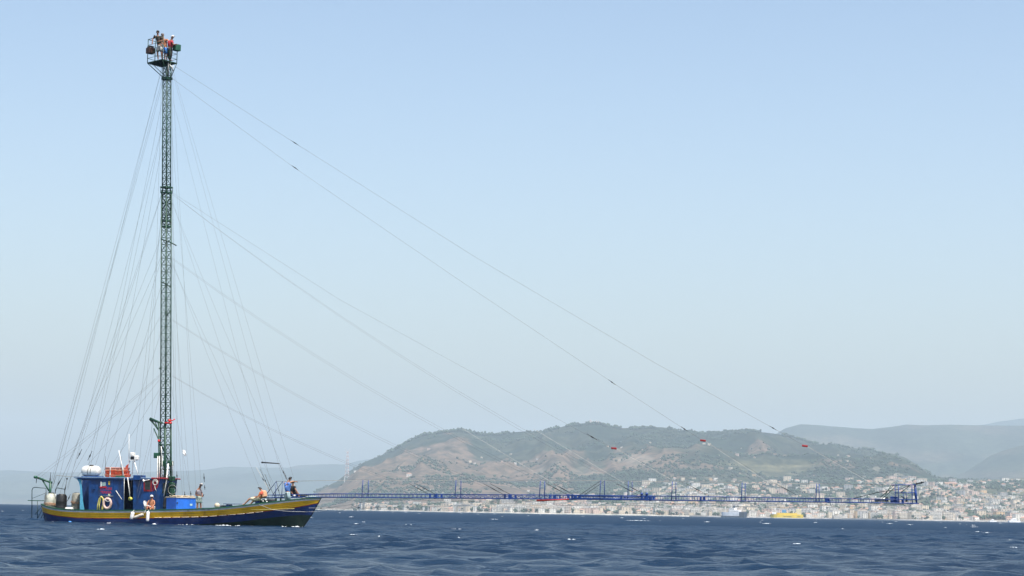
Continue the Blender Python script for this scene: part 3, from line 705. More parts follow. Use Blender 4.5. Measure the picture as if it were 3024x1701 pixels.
for Lk, fr_ in (('white', .35), ('white', .7), ('blue', -.4)):
    g = MB(); pts = []
    for u in us[2:-3]:
        a, b = lev(u, Lk), lev(u, 'yellow' if Lk == 'white' else 'red'); t = abs(fr_); q = a.lerp(b, t); pts.append(Vector((q.x, -q.y - .002, q.z)))
    g.tube(pts, .005, 4, cap=False); g.build('plank_seam', DARKM, hull)
# cream rubbing strake pieces under the yellow band
for a in range(0, 12):
    p0 = 455 + a * 27; q0, q1 = solve(p0, 1526, .98).x, solve(p0 + 22, 1526, .98).x
    n = 5; mb = MB(); pts = []
    for i in range(n):
        x = q0 + (q1 - q0) * i / (n - 1); u = (x - x_st) / (x_bow - x_st); l = lev(u, 'yellow'); pts.append(Vector((x, -l.y - .02, l.z + .0)))
    mb.tube(pts, .022, 4); mb.build('rubbing_strake', CREAM, hull)
mb = MB(); mb.tube([Vector((p.x, p.y, p.z)) for p in ((rows[k][-1]) for k in range(len(levels)))], .045, 6); mb.build('stem', DARKM, boat)
# ---- cabin
YC = -1.15
zt = P(300, 1412, YC).z
def wallquad(name, pts, y, th, m, parent=boat):     # extruded outline on a plane of constant y
    q = [P(a, b, y) for a, b in pts]; n = len(q); mb = MB()
    v = q + [Vector((p.x, p.y + th, p.z)) for p in q]
    mb.add(v, [tuple(range(n - 1, -1, -1)), tuple(range(n, 2 * n))] + [(i, (i + 1) % n, n + (i + 1) % n, n + i) for i in range(n)])
    return mb.build(name, m, parent)
cab = wallquad('cabin_wall', [(262, 1413), (262, 1512), (366, 1512), (366, 1413)], YC, .06, BLUE)
wallquad('cabin_corner', [(221, 1412.5), (228, 1416), (233, 1424), (236.5, 1440), (235.5, 1512), (249, 1512), (244, 1480), (241, 1440), (240, 1413)], YC, .05, LBLUE)
xa, xd = P(235, 1460, YC).x - 1.0, P(478, 1460, YC).x
mb = MB(); mb.span(xa, xd - .3, 1.1, 1.16, deck_z(0) - .1, zt); mb.span(P(262, 1460, YC).x, P(262, 1460, YC).x + .06, YC + .07, 1.1, deck_z(0) - .1, zt); mb.span(P(393, 1460, YC).x, P(393, 1460, YC).x + .06, YC + .07, 1.1, deck_z(0) - .1, zt)
mb.build('far_wall', BLUE_D, boat)
wallquad('lintel', [(240, 1413), (240, 1418), (394, 1419), (394, 1413)], YC + .065, .04, BLUE_D)
wh = wallquad('wheelhouse_wall', [(393, 1414), (393, 1512), (468, 1512), (470, 1480), (475, 1441), (479, 1414)], YC - .02, .06, BLUE)
wallquad('door_post', [(393, 1414), (393, 1511), (401, 1511), (401, 1414)], YC - .05, .02, BLUE)
q0, q1 = P(479, 1414, YC), P(468, 1512, YC)
mb = MB(); mb.add([Vector((q0.x, YC + .05, q0.z)), Vector((q1.x, YC + .05, q1.z)), Vector((q1.x, 1.1, q1.z)), Vector((q0.x, 1.1, q0.z)), Vector((q0.x - .06, YC + .05, q0.z)), Vector((q1.x - .06, YC + .05, q1.z)), Vector((q1.x - .06, 1.1, q1.z)), Vector((q0.x - .06, 1.1, q0.z))],
                  [(0, 1, 2, 3), (7, 6, 5, 4), (0, 4, 5, 1), (2, 6, 7, 3)]); fr = mb.build('front_wall', BLUE, boat)
for k in range(3):
    y0 = YC + .2 + k * .7; t0, t1 = .12, .42
    a0 = q0.lerp(q1, t0); a1 = q0.lerp(q1, t1); g = MB()
    g.add([Vector((a0.x + .012, y0, a0.z)), Vector((a1.x + .012, y0, a1.z)), Vector((a1.x + .012, y0 + .55, a1.z)), Vector((a0.x + .012, y0 + .55, a0.z))], [(0, 1, 2, 3)]); g.build('window', GLASS, fr)
# roof
r0, r1, r2 = P(220, 1410, YC).x, P(448, 1411, YC).x, P(486, 1412, YC).x
mb = MB(); mb.span(r0, r1, YC - .12, 1.28, zt, zt + .07, bev=.02); roof = mb.build('roof', mat('roof_blue_grey', (.16, .25, .38), .5, .15, 2.5), boat)
mb = MB(); mb.span(r1 + .003, r2, YC - .12, 1.28, zt + .0, zt + .08, bev=.02); mb.build('wheelhouse_roof', mat('dark_red_trim', (.28, .02, .03), .5, .2, 3), boat)
mb = MB(); mb.span(r0 + .25, r1, YC - .10, YC - .06, zt - .07, zt - .003); mb.build('roof_edge', BLUE, boat)
# sign panel, window box, notice, life saving signs
sg = wallquad('sign_panel', [(291, 1417), (291, 1465), (334, 1465), (334, 1417)], YC - .03, .027, BLUE)
mb = MB(); a, b = P(291, 1465, YC - .04), P(334, 1465, YC - .04); mb.tube([a, b], .012, 5); mb.build('ledge', STL, sg)
wallquad('window', [(300, 1425), (300, 1435), (311.5, 1435), (311.5, 1424)], YC - .045, .013, mat('frosted_pane', (.30, .42, .40), .4, .15, 8), sg)
wallquad('window_frame', [(297, 1422), (297, 1438.5), (299.5, 1438.5), (299.5, 1422)], YC - .05, .018, WPLA, sg)
wallquad('window_sill', [(295, 1437), (295, 1439.5), (314, 1439.5), (314, 1437)], YC - .06, .028, RED, sg)
for k in (0, 1): wallquad('yellow_label', [(320 + k * 2.6, 1421), (320 + k * 2.6, 1432), (322 + k * 2.6, 1432), (322 + k * 2.6, 1421)], YC - .036, .005, mat('yellow_label%d' % k, (.6, .4, .03), .5), sg)
wallquad('round_badge', [(319.5, 1458.5), (319.5, 1463.5), (325.5, 1463.5), (325.5, 1458.5)], YC - .036, .005, mat('badge_paint', (.55, .62, .4), .5, .4, 30), sg)
wallquad('vent_box', [(272, 1432), (272, 1445), (280, 1445), (280, 1432)], YC - .07, .068, BLUE, cab)
for x in (291, 334): wallquad('door_seam', [(x, 1419), (x, 1507), (x + .8, 1507), (x + .8, 1419)], YC - .008, .007, BLUE_D, cab)
def text(s_, px0, pxw, pyb, hpx, y, m, parent, name='painted_name'):
    cu = bpy.data.curves.new('t', 'FONT'); cu.body = s_; cu.extrude = .004; cu.size = 1; cu.resolution_u = 2; cu.offset = .012
    o = bpy.data.objects.new('t', cu); col.objects.link(o); bpy.context.view_layer.update()
    me = bpy.data.meshes.new_from_object(o.evaluated_get(bpy.context.evaluated_depsgraph_get()))
    bpy.data.objects.remove(o)
    co = np.array([v.co for v in me.vertices]); mn, mx_ = co.min(0), co.max(0)
    a, b = P(px0, pyb, y), P(px0 + pxw, pyb, y); hm = P(px0, pyb - hpx, y).z - a.z
    for v in me.vertices:
        fx = (v.co.x - mn[0]) / (mx_[0] - mn[0]); fz = (v.co.y - mn[1]) / (mx_[1] - mn[1])
        v.co = Vector((a.x + (b.x - a.x) * fx, y - v.co.z, a.z + hm * fz))
    me.materials.clear(); me.materials.append(m); o = bpy.data.objects.new(name, me); col.objects.link(o); o.parent = parent; return o
REDT = mat('red_letter_paint', (.45, .02, .05), .5, .2, 20)
text('VITTORE', 294.5, 36, 1446.5, 7.5, YC - .032, REDT, sg); text('TERESA', 296, 33, 1457, 7.5, YC - .032, REDT, sg)
# diagonal grab rail on the cabin door
mb = MB(); mb.tube([P(342, 1450, YC), P(342.5, 1449, YC - .14), P(359, 1474, YC - .14), P(362, 1475, YC)], .022, 6); mb.build('grab_rail', WPLA, cab)
# red framed side window + horn
for nm, pts, y, m_ in (('window_frame', [(424, 1417), (424, 1451), (449, 1451), (449, 1417)], YC - .045, mat('red_frame', (.25, .012, .02), .5)), ('window', [(428, 1420), (428, 1446), (444, 1446), (444, 1420)], YC - .055, GLASS)):
    wallquad(nm, pts, y, .02, m_, wh)
wallquad('red_panel', [(451, 1414), (451, 1452), (465, 1440), (472, 1414)], YC - .035, .012, mat('red_side_paint', (.34, .015, .03), .5), wh)
c = P(424, 1420, YC - .25); RX = Matrix.Rotation(R(90), 3, 'Y'); mb = MB()
mb.lathe([(.10, 0), (.10, .015), (.045, .05), (.022, .12), (.016, .42)], c, 12, rot=Matrix.Rotation(R(78), 3, 'Y')); mb.build('horn', WPLA, wh)
# roof box, radar tripod, poles
def boxpx(name, x0, x1, y0, y1, yn, dep, m, parent=boat, bev=.0):
    a = P(x0, y0, yn); b = P(x1, y1, yn); mb = MB(); mb.span(a.x, b.x, yn, yn + dep, b.z, a.z, bev=bev); return mb.build(name, m, parent)
boxpx('roof_locker', 393, 415, 1403, 1418, YC - .15, .75, BLUE, bev=.02)
radar = MB(); tp_ = [P(391, 1357, -.4), P(397, 1360, -.4)]
radar.tube([P(396, 1358, -.5), P(408, 1404, -.75)], .035, 6); radar.tube([P(393, 1358, -.3), P(391, 1400, -.3)], .025, 6); radar.tube([P(384, 1361, -.5), P(378, 1374, -.5), P(374, 1411, -.5)], .03, 6)
rd = radar.build('radar_tripod', WPLA, roof)
boxpx('radar_unit', 383.5, 394, 1336, 1347.5, -.65, .3, WPLA, roof, .04); boxpx('searchlight', 395, 405.5, 1345.5, 1358.5, -.6, .3, WPLA, roof, .04)
boxpx('camera_unit', 384.5, 393, 1348, 1357.5, -.55, .2, DARKM, roof, .03); boxpx('bracket', 380, 400, 1358, 1360, -.6, .3, WPLA, roof)
mb = MB(); mb.tube([P(381, 1366, -.5), P(381.2, 1282, -.5)], [.028, .012], 6); mb.build('whip_antenna', WPLA, roof)
mb = MB(); mb.tube([P(351, 1330, -.8), P(359, 1370, -.8), P(367, 1412, -.9)], .026, 6); mb.build('white_pole', WPLA, roof)
for a in ((312, 1346, 311, 1408), (359.5, 1348, 357, 1380)):
    mb = MB(); mb.tube([P(a[0], a[1], -.2), P(a[2], a[3], -.2)], [.008, .018], 5); mb.build('whip_antenna', DARKM, roof)
mb = MB(); mb.tube([P(377, 1410, -1.35), P(384, 1468, -1.45)], .028, 6); mb.build('white_pole', WPLA, roof)
mb = MB(); mb.tube([P(367, 1412, -1.32), P(366, 1505, -1.32)], .022, 6); mb.build('door_pole', STL, cab)
# stern gear
g = MB(); g.tube([P(147, 1492, 0), P(149, 1424, 0)], .085, 8); g.tube([P(103, 1408, 0), P(153, 1425.5, 0)], .085, 4); g.tube([P(125.5, 1418, 0), P(145, 1450, 0)], .05, 4); g.lathe([(.09, -.1), (.1, 0), (.09, .1)], P(105, 1409, 0), 10, rot=Matrix.Rotation(R(90), 3, 'X')); g.build('stern_derrick', GREEN_P, boat)
g = MB(); g.tube([P(108, 1414, 0), P(107, 1424, 0), P(107.5, 1428, 0)], [.03, .02, .005], 5); g.build('hook', DARKM, boat)
DG = mat('painted_rail', (.02, .045, .05), .5, .2, 5)
for yy in (-.55, .45):
    g = MB(); g.tube([P(94, 1530, yy), P(94.5, 1447, yy), P(97, 1441.5, yy), P(102, 1439, yy), P(136, 1442, yy), P(137, 1490, yy * .7)], .026, 6); g.tube([P(94.4, 1472, yy), P(115, 1464, yy), P(135, 1456, yy)], .012, 5); g.build('stern_rail', DG, boat)
    g = MB(); g.tube([P(110.5, 1480, yy), P(110.5, 1531, yy)], .024, 6); g.build('rail_post', DG, boat)
g = MB(); a, b = P(94, 1478, 0), P(125, 1479.5, 0); g.span(a.x, b.x, -.55, .5, a.z - .03, a.z + .02); g.build('stern_step', GREEN_P, boat)
for k, (a, b) in enumerate((((112, 1530), (124, 1505)), ((104, 1519), (126, 1492)), ((121, 1530), (128, 1517)), ((128, 1531), (131, 1520)))):
    g = MB(); g.tube([P(*a, -.5), P(*b, -.4)], .02, 5); g.build('ladder_brace', DG, boat)
g = MB(); g.tube([P(163.5, 1485, -.2), P(163.5, 1447, -.2), P(166, 1442, -.2), P(170, 1441, -.2), P(190, 1444.5, -.2), P(191, 1447, -.2), P(192, 1487, -.2)], .024, 6); g.tube([P(163.5, 1462, -.2), P(191, 1462, -.2)], .012, 5); g.build('stern_rail', DG, boat)
# ---- mast
mA, mB_ = P(489, 1497, 0), P(493, 200, 0); mA.z = deck_z(0)
axis = (mB_ - mA).normalized()
def mpt(py): # point on the mast axis at image row
    t = (P(490, py, 0).z - mA.z) / axis.z; return mA + axis * t
ZS = 562.0      # splice row
def mcorner(p, k, rad): a = R(-67 + 90 * k); return p + Vector((math.cos(a), math.sin(a), 0)) * rad
RB, RT = .318, .272
base_, spl, top_ = mpt(1497), mpt(ZS), mpt(186)
mast = MB()
for k in range(4):
    mast.tube([mcorner(base_, k, RB), mcorner(spl, k, RB - .01)], .042, 6); mast.tube([mcorner(mpt(672), k, RT), mcorner(top_, k, RT - .02)], .037, 6)
mast = mast.build('lattice_mast', DGREEN, boat)
def bay(rad, h, alt):
    c0 = [mcorner(Vector((0, 0, 0)), k, rad) for k in range(4)]; up_ = axis * h; r_ = MB(); b = MB()
    for k in range(4):
        j = (k + 1) % 4; r_.tube([c0[k], c0[j]], .021, 4)
        if k in (0, 2): b.tube([c0[k], c0[j] + up_], .0165, 4); b.tube([c0[j], c0[k] + up_], .0165, 4)
        else:
            if alt: b.tube([c0[k], c0[j] + up_], .0165, 4)
            else: b.tube([c0[j], c0[k] + up_], .0165, 4)
    return r_.mesh('rung', DGREEN), b.mesh('brace', DGREEN)
def bays(p0, p1, rad, h):
    n = round((p1 - p0).length / h); h = (p1 - p0).length / n
    ms = [bay(rad, h, a) for a in (0, 1)]
    for i in range(n):
        q = p0 + axis * (h * i); inst('rung', ms[i % 2][0], mast, q); inst('brace', ms[i % 2][1], mast, q)
bays(base_, spl, RB - .004, .442); bays(mpt(672), top_, RT - .01, .395)
def collar(py, rad, h, name='collar'):
    g = MB(); c = mpt(py); v = []
    for dz in (0, h): v += [mcorner(c + Vector((0, 0, dz)), k, rad) for k in range(4)]
    g.add(v, [(3, 2, 1, 0), (4, 5, 6, 7)] + [(k, (k + 1) % 4, 4 + (k + 1) % 4, 4 + k) for k in range(4)]); return g.build(name, DGREEN, mast)
collar(236, .36, .17); collar(556, .39, .10); collar(571, .37, .07); collar(655, .32, .09); collar(672, .33, .10)
g = MB()
for k in range(4): g.tube([mcorner(mpt(571), k, .37), mcorner(mpt(551), k, .39)], .02, 5)
g.build('splice_frame', DGREEN, mast)
for (a, b) in (((476, 706), (498, 713)), ((499, 713), (521, 725)), ((475, 832), (490, 838)), ((490, 838), (504, 848)), ((504, 915), (492, 934)), ((477, 1082), (470, 1090))):
    g = MB(); g.tube([P(*a, -.32), P(*b, -.32)], .04, 5); g.build('step_bar', DGREEN, mast)
# bracket arm, red clamp, boxes and hoses at the foot
g = MB(); a = [P(443, 1237, -.3), P(470, 1247, -.3), P(480, 1249, -.3)]; g.tube(a, [.11, .07, .06], 6); g.tube([P(445, 1241, -.3), P(458, 1255, -.3), P(470, 1272, -.3)], .06, 6); g.tube([P(458, 1244, -.3), P(464, 1261, -.3)], .03, 5); g.tube([P(466, 1248, -.3), P(470, 1268, -.3)], .03, 5)
g.build('bracket_arm', DGREEN, mast)
g = MB(); g.tube([P(454, 1265, -.35), P(469, 1299, -.35), P(497, 1359, -.35)], .04, 6); g.build('strut', DGREEN, mast)
g = MB(); g.tube([P(469, 1249, -.34), P(470, 1480, -.34)], .05, 6); g.tube([P(487.5, 1249, -.42), P(487.5, 1485, -.42)], .085, 8); g.tube([P(505, 1249, -.34), P(506, 1480, -.34)], .05, 6); g.build('mast_cradle', DGREEN, mast)
for py in (1263, 1290, 1313, 1337, 1360, 1385, 1408):
    g = MB(); g.tube([P(469, py, -.34), P(487, py + 2, -.42), P(505, py, -.34)], .032, 5); g.build('cradle_bar', DGREEN, mast)
g = MB(); g.tube([P(487, 1249.5, -.5), P(507, 1249, -.5)], .085, 4); g.lathe([(.02, -.1), (.1, -.05), (.1, .05), (.02, .1)], P(501, 1242.5, -.5), 8); g.tube([P(503, 1243, -.5), P(509, 1242, -.5), P(516.5, 1237.5, -.5)], [.06, .03, .035], 6); g.build('red_clamp', RED, mast)
def sphere(mb, c, r, n=10, sz=1.0):
    prof = [(max(.002, r * math.sin(math.pi * i / 8)), -r * sz * math.cos(math.pi * i / 8)) for i in range(9)]; return mb.lathe(prof, c, n)
g = MB(); sphere(g, P(469, 1302, -.5), .085); g.build('red_float', RED, mast)
boxpx('control_box', 453.5, 467, 1337, 1353, -.6, .3, GREEN_P, mast, .02)
boxpx('machinery', 470, 483, 1362, 1378, -.6, .3, DGREEN, mast, .03); boxpx('machinery', 494, 507, 1361, 1376, -.6, .3, DGREEN, mast, .03); boxpx('machinery', 496, 512, 1406, 1421, -.62, .35, DGREEN, mast, .04); boxpx('winch', 499, 510, 1440, 1468, -.62, .4, DGREEN, mast, .06); g = MB(); g.lathe([(.16, -.1), (.19, -.08), (.1, -.06), (.1, .06), (.19, .08), (.16, .1)], P(508, 1432, -.5), 14, rot=Matrix.Rotation(R(90), 3, 'X')); g.tube([P(500, 1425, -.5), P(515, 1452, -.5)], .05, 6); g.tube([P(516, 1445, -.5), P(512, 1466, -.5)], .06, 6); g.build('winch_wheel', DGREEN, mast)
for pts, r_, m_ in (([(466, 1347), (465, 1400), (465, 1455)], .035, WROPE), ([(471, 1347), (470.5, 1425)], .035, WROPE), ([(479, 1345), (478.5, 1400), (477, 1446)], .03, STL), ([(497, 1369), (491, 1420), (483, 1466)], .045, WPLA), ([(510, 1362), (510, 1405)], .025, STL), ([(476, 1318), (477, 1335), (476.5, 1360)], .03, WROPE)):
    g = MB(); g.tube([P(a, b, -.7) for a, b in pts], r_, 6); g.build('hose', m_, mast)
def ring(mb, c, r, tr, n=24, sq=1.0, m=6):
    pts = [c + Vector((r * math.cos(2 * math.pi * i / n), 0, r * sq * math.sin(2 * math.pi * i / n))) for i in range(n + 1)]; return mb.tube(pts, tr, m, cap=False)
g = MB(); ring(g, P(509, 1446, -.8), .29, .012); g.build('wire_coil', STL, mast)
g = MB(); ring(g, P(458.5, 1424, -1.25), .17, .022); ring(g, P(458, 1426, -1.28), .13, .02); g.tube([P(456, 1432, -1.27), P(459, 1445, -1.27), P(462, 1450, -1.27)], .016, 5); g.build('rope_coil', WROPE, wh)
boxpx('engine', 478, 500, 1468, 1500, -.6, .5, DARKM, mast, .05)
# ---- crow's nest
pc = mpt(187); z0 = P(480, 176, -1.0).z
cn = [P(435.5, 184, -.15), P(480, 176, -1.0), P(522, 189, .35)]
for c in cn: c.z = z0 + .0
e1 = cn[1] - cn[0]; e2 = cn[2] - cn[1]; far = cn[0] + (cn[2] - cn[1])
cn.append(far); NC = (cn[0] + cn[2]) / 2
g = MB(); v = cn + [c + Vector((0, 0, .05)) for c in cn]; g.add(v, [(3, 2, 1, 0), (4, 5, 6, 7)] + [(k, (k + 1) % 4, 4 + (k + 1) % 4, 4 + k) for k in range(4)])
nest = g.build('lookout_platform', DGREEN, boat)
# underside boards
for i in range(8):
    t = (i + .5) / 8; a = cn[0].lerp(cn[3], t) - Vector((0, 0, .03)); b = cn[1].lerp(cn[2], t) - Vector((0, 0, .03)); g = MB(); g.tube([a, b], .03, 4); g.build('floor_bearer', DGREEN, nest)
hr = P(435, 117, -.15).z - z0
for i, c in enumerate(cn):
    hh = hr * (.62 if i == 2 else 1); g = MB(); g.tube([c, c + Vector((0, 0, hh))], .026, 6); g.build('rail_post', DGREEN, nest)
for i, (a, b) in enumerate(((0, 1), (1, 2), (2, 3), (3, 0))):
    m1 = cn[a].lerp(cn[b], .5); g = MB(); g.tube([m1, m1 + Vector((0, 0, hr * (.62 if i in (1, 2) else 1)))], .018, 5); g.build('rail_post', DGREEN, nest)
    for f_ in ((.2, .42, .76, 1.0) if i in (0, 3) else (.18, .4, .62)):
        g = MB(); g.tube([cn[a] + Vector((0, 0, hr * f_)), cn[b] + Vector((0, 0, hr * f_))], .022 if f_ >= .99 else .015, 5); g.build('guard_rail', DGREEN, nest)
for k, (c, d) in enumerate(((cn[0], 3), (cn[0].lerp(cn[3], .4), 2), (cn[2], 1), (cn[1].lerp(cn[2], .6), 0), (cn[1], 0))):
    g = MB(); g.tube([c, mcorner(mpt(228), d, RT)], .028 if k == 0 else .022, 5); g.build('platform_strut', DGREEN, nest)
CON = MB(); q = P(522, 141, .25); CON.box(q, (.34, .44, .42), Matrix.Rotation(R(-25), 3, 'Z'), bev=.02); CON.build('console_box', GREEN_P, nest)
BRN = mat('brown_leather', (.06, .025, .015), .7, .3, 10)
q = P(444, 150, -.25); g = MB(); g.box(q, (.44, .42, .38), Matrix.Rotation(R(-30), 3, 'Z'), bev=.02); sd_ = g.build('seat_box', BRN, nest)
g = MB(); g.tube([q + Vector((-.22, 0, .24)), q + Vector((0, 0, .3)), q + Vector((.22, 0, .24))], .05, 6); g.build('seat_cushion', BLKP, nest)
g = MB(); g.tube([P(484, 178, -.2), P(506, 196, -.2), P(512, 210, -.2)], .045, 5); g.tube([P(512, 192, 0), P(505, 228, 0)], .02, 5); g.tube([P(497, 180, -.3), P(497, 226, -.2)], .05, 6); g.build('access_ladder', STL, nest)
# ---- bow walkway
TOPY = [(787, 1462), (980, 1458), (1280, 1459.6), (1460, 1460.6), (1691, 1462), (2040, 1465.8), (2319, 1470.4), (2500, 1472.8), (2709, 1475.5)]
BOTY = [(770, 1470.5), (863, 1468), (987, 1468.2), (1280, 1470.2), (1460, 1472), (1691, 1474), (2040, 1478), (2319, 1481), (2500, 1483.5), (2709, 1486.5)]
HWK = .5
def wk(px, which, y=-HWK):
    py = itx(px, TOPY if which else BOTY); p = P(px, py, -HWK); return Vector((p.x, y, p.z))
xs_top = [787, 880, 980, 1130, 1280, 1460, 1580, 1691, 1860, 2040, 2180, 2319, 2500, 2600, 2709]
g = MB()
for y in (-HWK, HWK):
    g.tube([wk(x, 1, y) for x in xs_top], .023, 6); g.tube([wk(x, 0, y) for x in [770] + xs_top[1:]], .03, 6)
wkw = g.build('bow_walkway', WBLUE, boat)
def zat(x, which):   # height of the chord at boat x
    tab = _T if which else _B; return itx(x, tab)
_T = [(wk(x, 1).x, wk(x, 1).z) for x in xs_top]; _B = [(wk(x, 0).x, wk(x, 0).z) for x in [770] + xs_top[1:]]
X = lambda px: wk(px, 1).x
def upright(x, y, name='upright', r_=.016):
    g = MB(); g.tube([Vector((x, y, zat(x, 0))), Vector((x, y, zat(x, 1)))], r_, 4); return g.build(name, WBLUE, wkw)
def run(p0, p1, pitch):
    x = X(p0); n = int((X(p1) - x) / pitch)
    for i in range(n + 1):
        for y in (-HWK, HWK): upright(x + i * pitch, y)
        g = MB(); xx = x + i * pitch; g.tube([Vector((xx, -HWK, zat(xx, 0))), Vector((xx, HWK, zat(xx, 0)))], .016, 4); g.build('tread', WBLUE, wkw)
run(792, 1305, .27)
run(1925, 2690, .32)
def run_diag(p0, p1, pitch, r_=.018):
    x = X(p0); n = int((X(p1) - x) / pitch)
    for i in range(n + 1):
        a, b = x + i * pitch, x + (i + 1) * pitch
        for y in (-HWK, HWK):
            upright(a, y, r_=.02); g = MB()
            if i % 2: g.tube([Vector((a, y, zat(a, 0))), Vector((b, y, zat(b, 1)))], r_, 4)
            else: g.tube([Vector((a, y, zat(a, 1))), Vector((b, y, zat(b, 0)))], r_, 4)
            g.build('diagonal', WBLUE, wkw)
        g = MB(); g.tube([Vector((a, -HWK, zat(a, 0))), Vector((a, HWK, zat(a, 0)))], .02, 4); g.build('tread', WBLUE, wkw)
run_diag(1312, 1690, .38); run_diag(1696, 1915, .3, .018)
g = MB()
for y in (-HWK, HWK): g.tube([wk(1688, 1, y) + Vector((0, 0, -.05)), wk(1920, 1, y) + Vector((0, 0, -.05))], .03, 6); g.tube([wk(1688, 0, y) + Vector((0, 0, .05)), wk(1920, 0, y) + Vector((0, 0, .05))], .03, 6)
g.build('splice_beam', WBLUE, wkw)
for px, w_, h_ in ((1270, .12, .3), (1289, .12, .3), (1491, .14, .32), (1509, .12, .3), (1624, .1, .3), (1641, .1, .3), (1678, .14, .34), (1700, .16, .28), (1835, .12, .28), (1895, .12, .3), (1910, .18, .34), (2070, .1, .26), (2440, .14, .28), (1920, .12, .2)):
    x = X(px); g = MB(); [g.box((x, s_ * HWK, (zat(x, 0) + zat(x, 1)) / 2), (w_, .07, h_), bev=.02) for s_ in (-1, 1)]; g.tube([(x, -HWK, zat(x, 0) + .03), (x, HWK, zat(x, 0) + .03)], .025, 5); g.build('frame_block', WBLUE, wkw)
for px in (1895, 1910):
    g = MB(); sphere(g, P(px, 1459, -.5), .09); sphere(g, P(px, 1459, .4), .09); g.build('sheave', WBLUE, wkw)
# railing posts in pairs carrying the hand wires
posts = [(1072, 1417), (1347, 1417.5), (1596, 1420), (1774, 1418.5), (1856, 1420.5), (1986, 1422), (2192, 1425.5), (2412, 1428)]
wt = [[], []]
for px, py in posts:
    for j, y in enumerate((-HWK, HWK)):
        pt = P(px, py, -HWK); top = Vector((pt.x, y, pt.z)); g = MB(); g.tube([Vector((top.x - (.05 if j == 0 else 0), y, zat(top.x, 0))), top], .026, 5); g.build('railing_post', WBLUE, wkw); wt[j].append(top)
for px, py in ((1690, 1460),):
    for y in (-HWK, HWK):
        pt = P(1775, 1419, -HWK); g = MB(); g.tube([Vector((X(1712), y, zat(X(1712), 1))), Vector((pt.x, y, pt.z))], .016, 4); g.build('railing_brace', DARKM, wkw)
for j, (tx, bx) in enumerate(((816, 785), (835, 805))):
    y = (-HWK, HWK)[j]; a = P(tx, 1421.5, y); b = P(tx - 3.5, 1469, y); c = P(bx, 1462, y); g = MB(); g.tube([b, a, c], .028, 5, cap=True); g.build('railing_frame', WBLUE, wkw); wt[j].insert(0, a)
# harpooner's basket
g = MB()
for y in (-HWK, HWK):
    for (a, b) in (((2632, 1432.5), (2704, 1431.5)), ((2643, 1455.5), (2702, 1455)), ):
        g.tube([P(*a, y), P(*b, y)], .03, 5)
g.tube([P(2704, 1431.5, -HWK), P(2704, 1431.5, HWK)], .03, 5); g.tube([P(2632, 1432.5, -HWK), P(2632, 1432.5, HWK)], .03, 5)
bsk = g.build('basket_rail', WBLUE, wkw)
for x, t_, b_, r_ in ((2643, 1432.5, 1486, .026), (2653, 1432.5, 1486, .026), (2693, 1432, 1485, .03), (2667, 1456, 1476, .022), (2676, 1456, 1476, .022)):
    for y in (-HWK, HWK):
        g = MB(); g.tube([P(x, t_, y), P(x + 1, b_, y)], r_, 5); g.build('basket_post', WBLUE, wkw)
for y in (-.4, .4):
    g = MB(); g.tube([P(2702, 1431, y), P(2704, 1460, y), P(2707, 1485, y)], [.06, .08, .05], 6); g.build('bow_post', WBLUE, wkw)
for y in (-HWK, HWK):
    for a, b in (((2639, 1433), (2600, 1469)), ((2649, 1434), (2603, 1475)), ((2632, 1433), (2614, 1461))):
        g = MB(); g.tube([P(*a, y), P(*b, y)], .022, 4); g.build('basket_brace', DGREEN, wkw)
for a, b in (((2585, 1455), (2660, 1444)), ((2660, 1444), (2687, 1433)), ((2520, 1472), (2585, 1456)), ((2658, 1456), (2684, 1436)), ((2662, 1466), (2672, 1472))):
    g = MB(); g.tube([P(*a, -.2), P(*b, -.2)], .028 if b[0] > 2662 and a[0] > 2661 else .02, 5); g.build('harpoon_shaft', DARKM, wkw)
boxpx('battery_box', 2629, 2650, 1466, 1484, -.45, .7, WBLUE, wkw, .02); boxpx('small_box', 2662, 2669, 1473, 1486, -.45, .3, WBLUE, wkw, .02); boxpx('small_box', 2674, 2679, 1472, 1482, -.45, .3, DARKM, wkw, .02)
a, b = P(2583, 1475.5, -.25), P(2622, 1475, -.25); g = MB(); g.tube([a, b], .12, 10); g.build('gas_tank', STL, wkw); g = MB(); g.tube([b - Vector((.14, 0, 0)), b + Vector((.02, 0, 0))], .13, 10); g.build('tank_cap', DARKM, wkw)
for k, (a, b) in enumerate((((2696, 1431.5), (2716, 1427)), ((2698, 1430), (2730, 1423)), ((2700, 1432), (2724, 1426)))):
    g = MB(); g.tube([P(*a, -.1 + .1 * k), P(*b, -.1 + .1 * k)], .018, 4); g.box(P(b[0] - 6, b[1] + .8, -.1 + .1 * k), (.2, .05, .07), bev=.01); g.build('harpoon', DARKM, wkw)
g = MB(); g.tube([P(1585, 1478.5, -.55), P(1640, 1476.5, -.55), P(1680, 1474.5, -.55)], [.055, .045, .04], 6); g.build('red_spar', mat('red_spar_paint', (.32, .03, .02), .5, .2, 3), wkw)
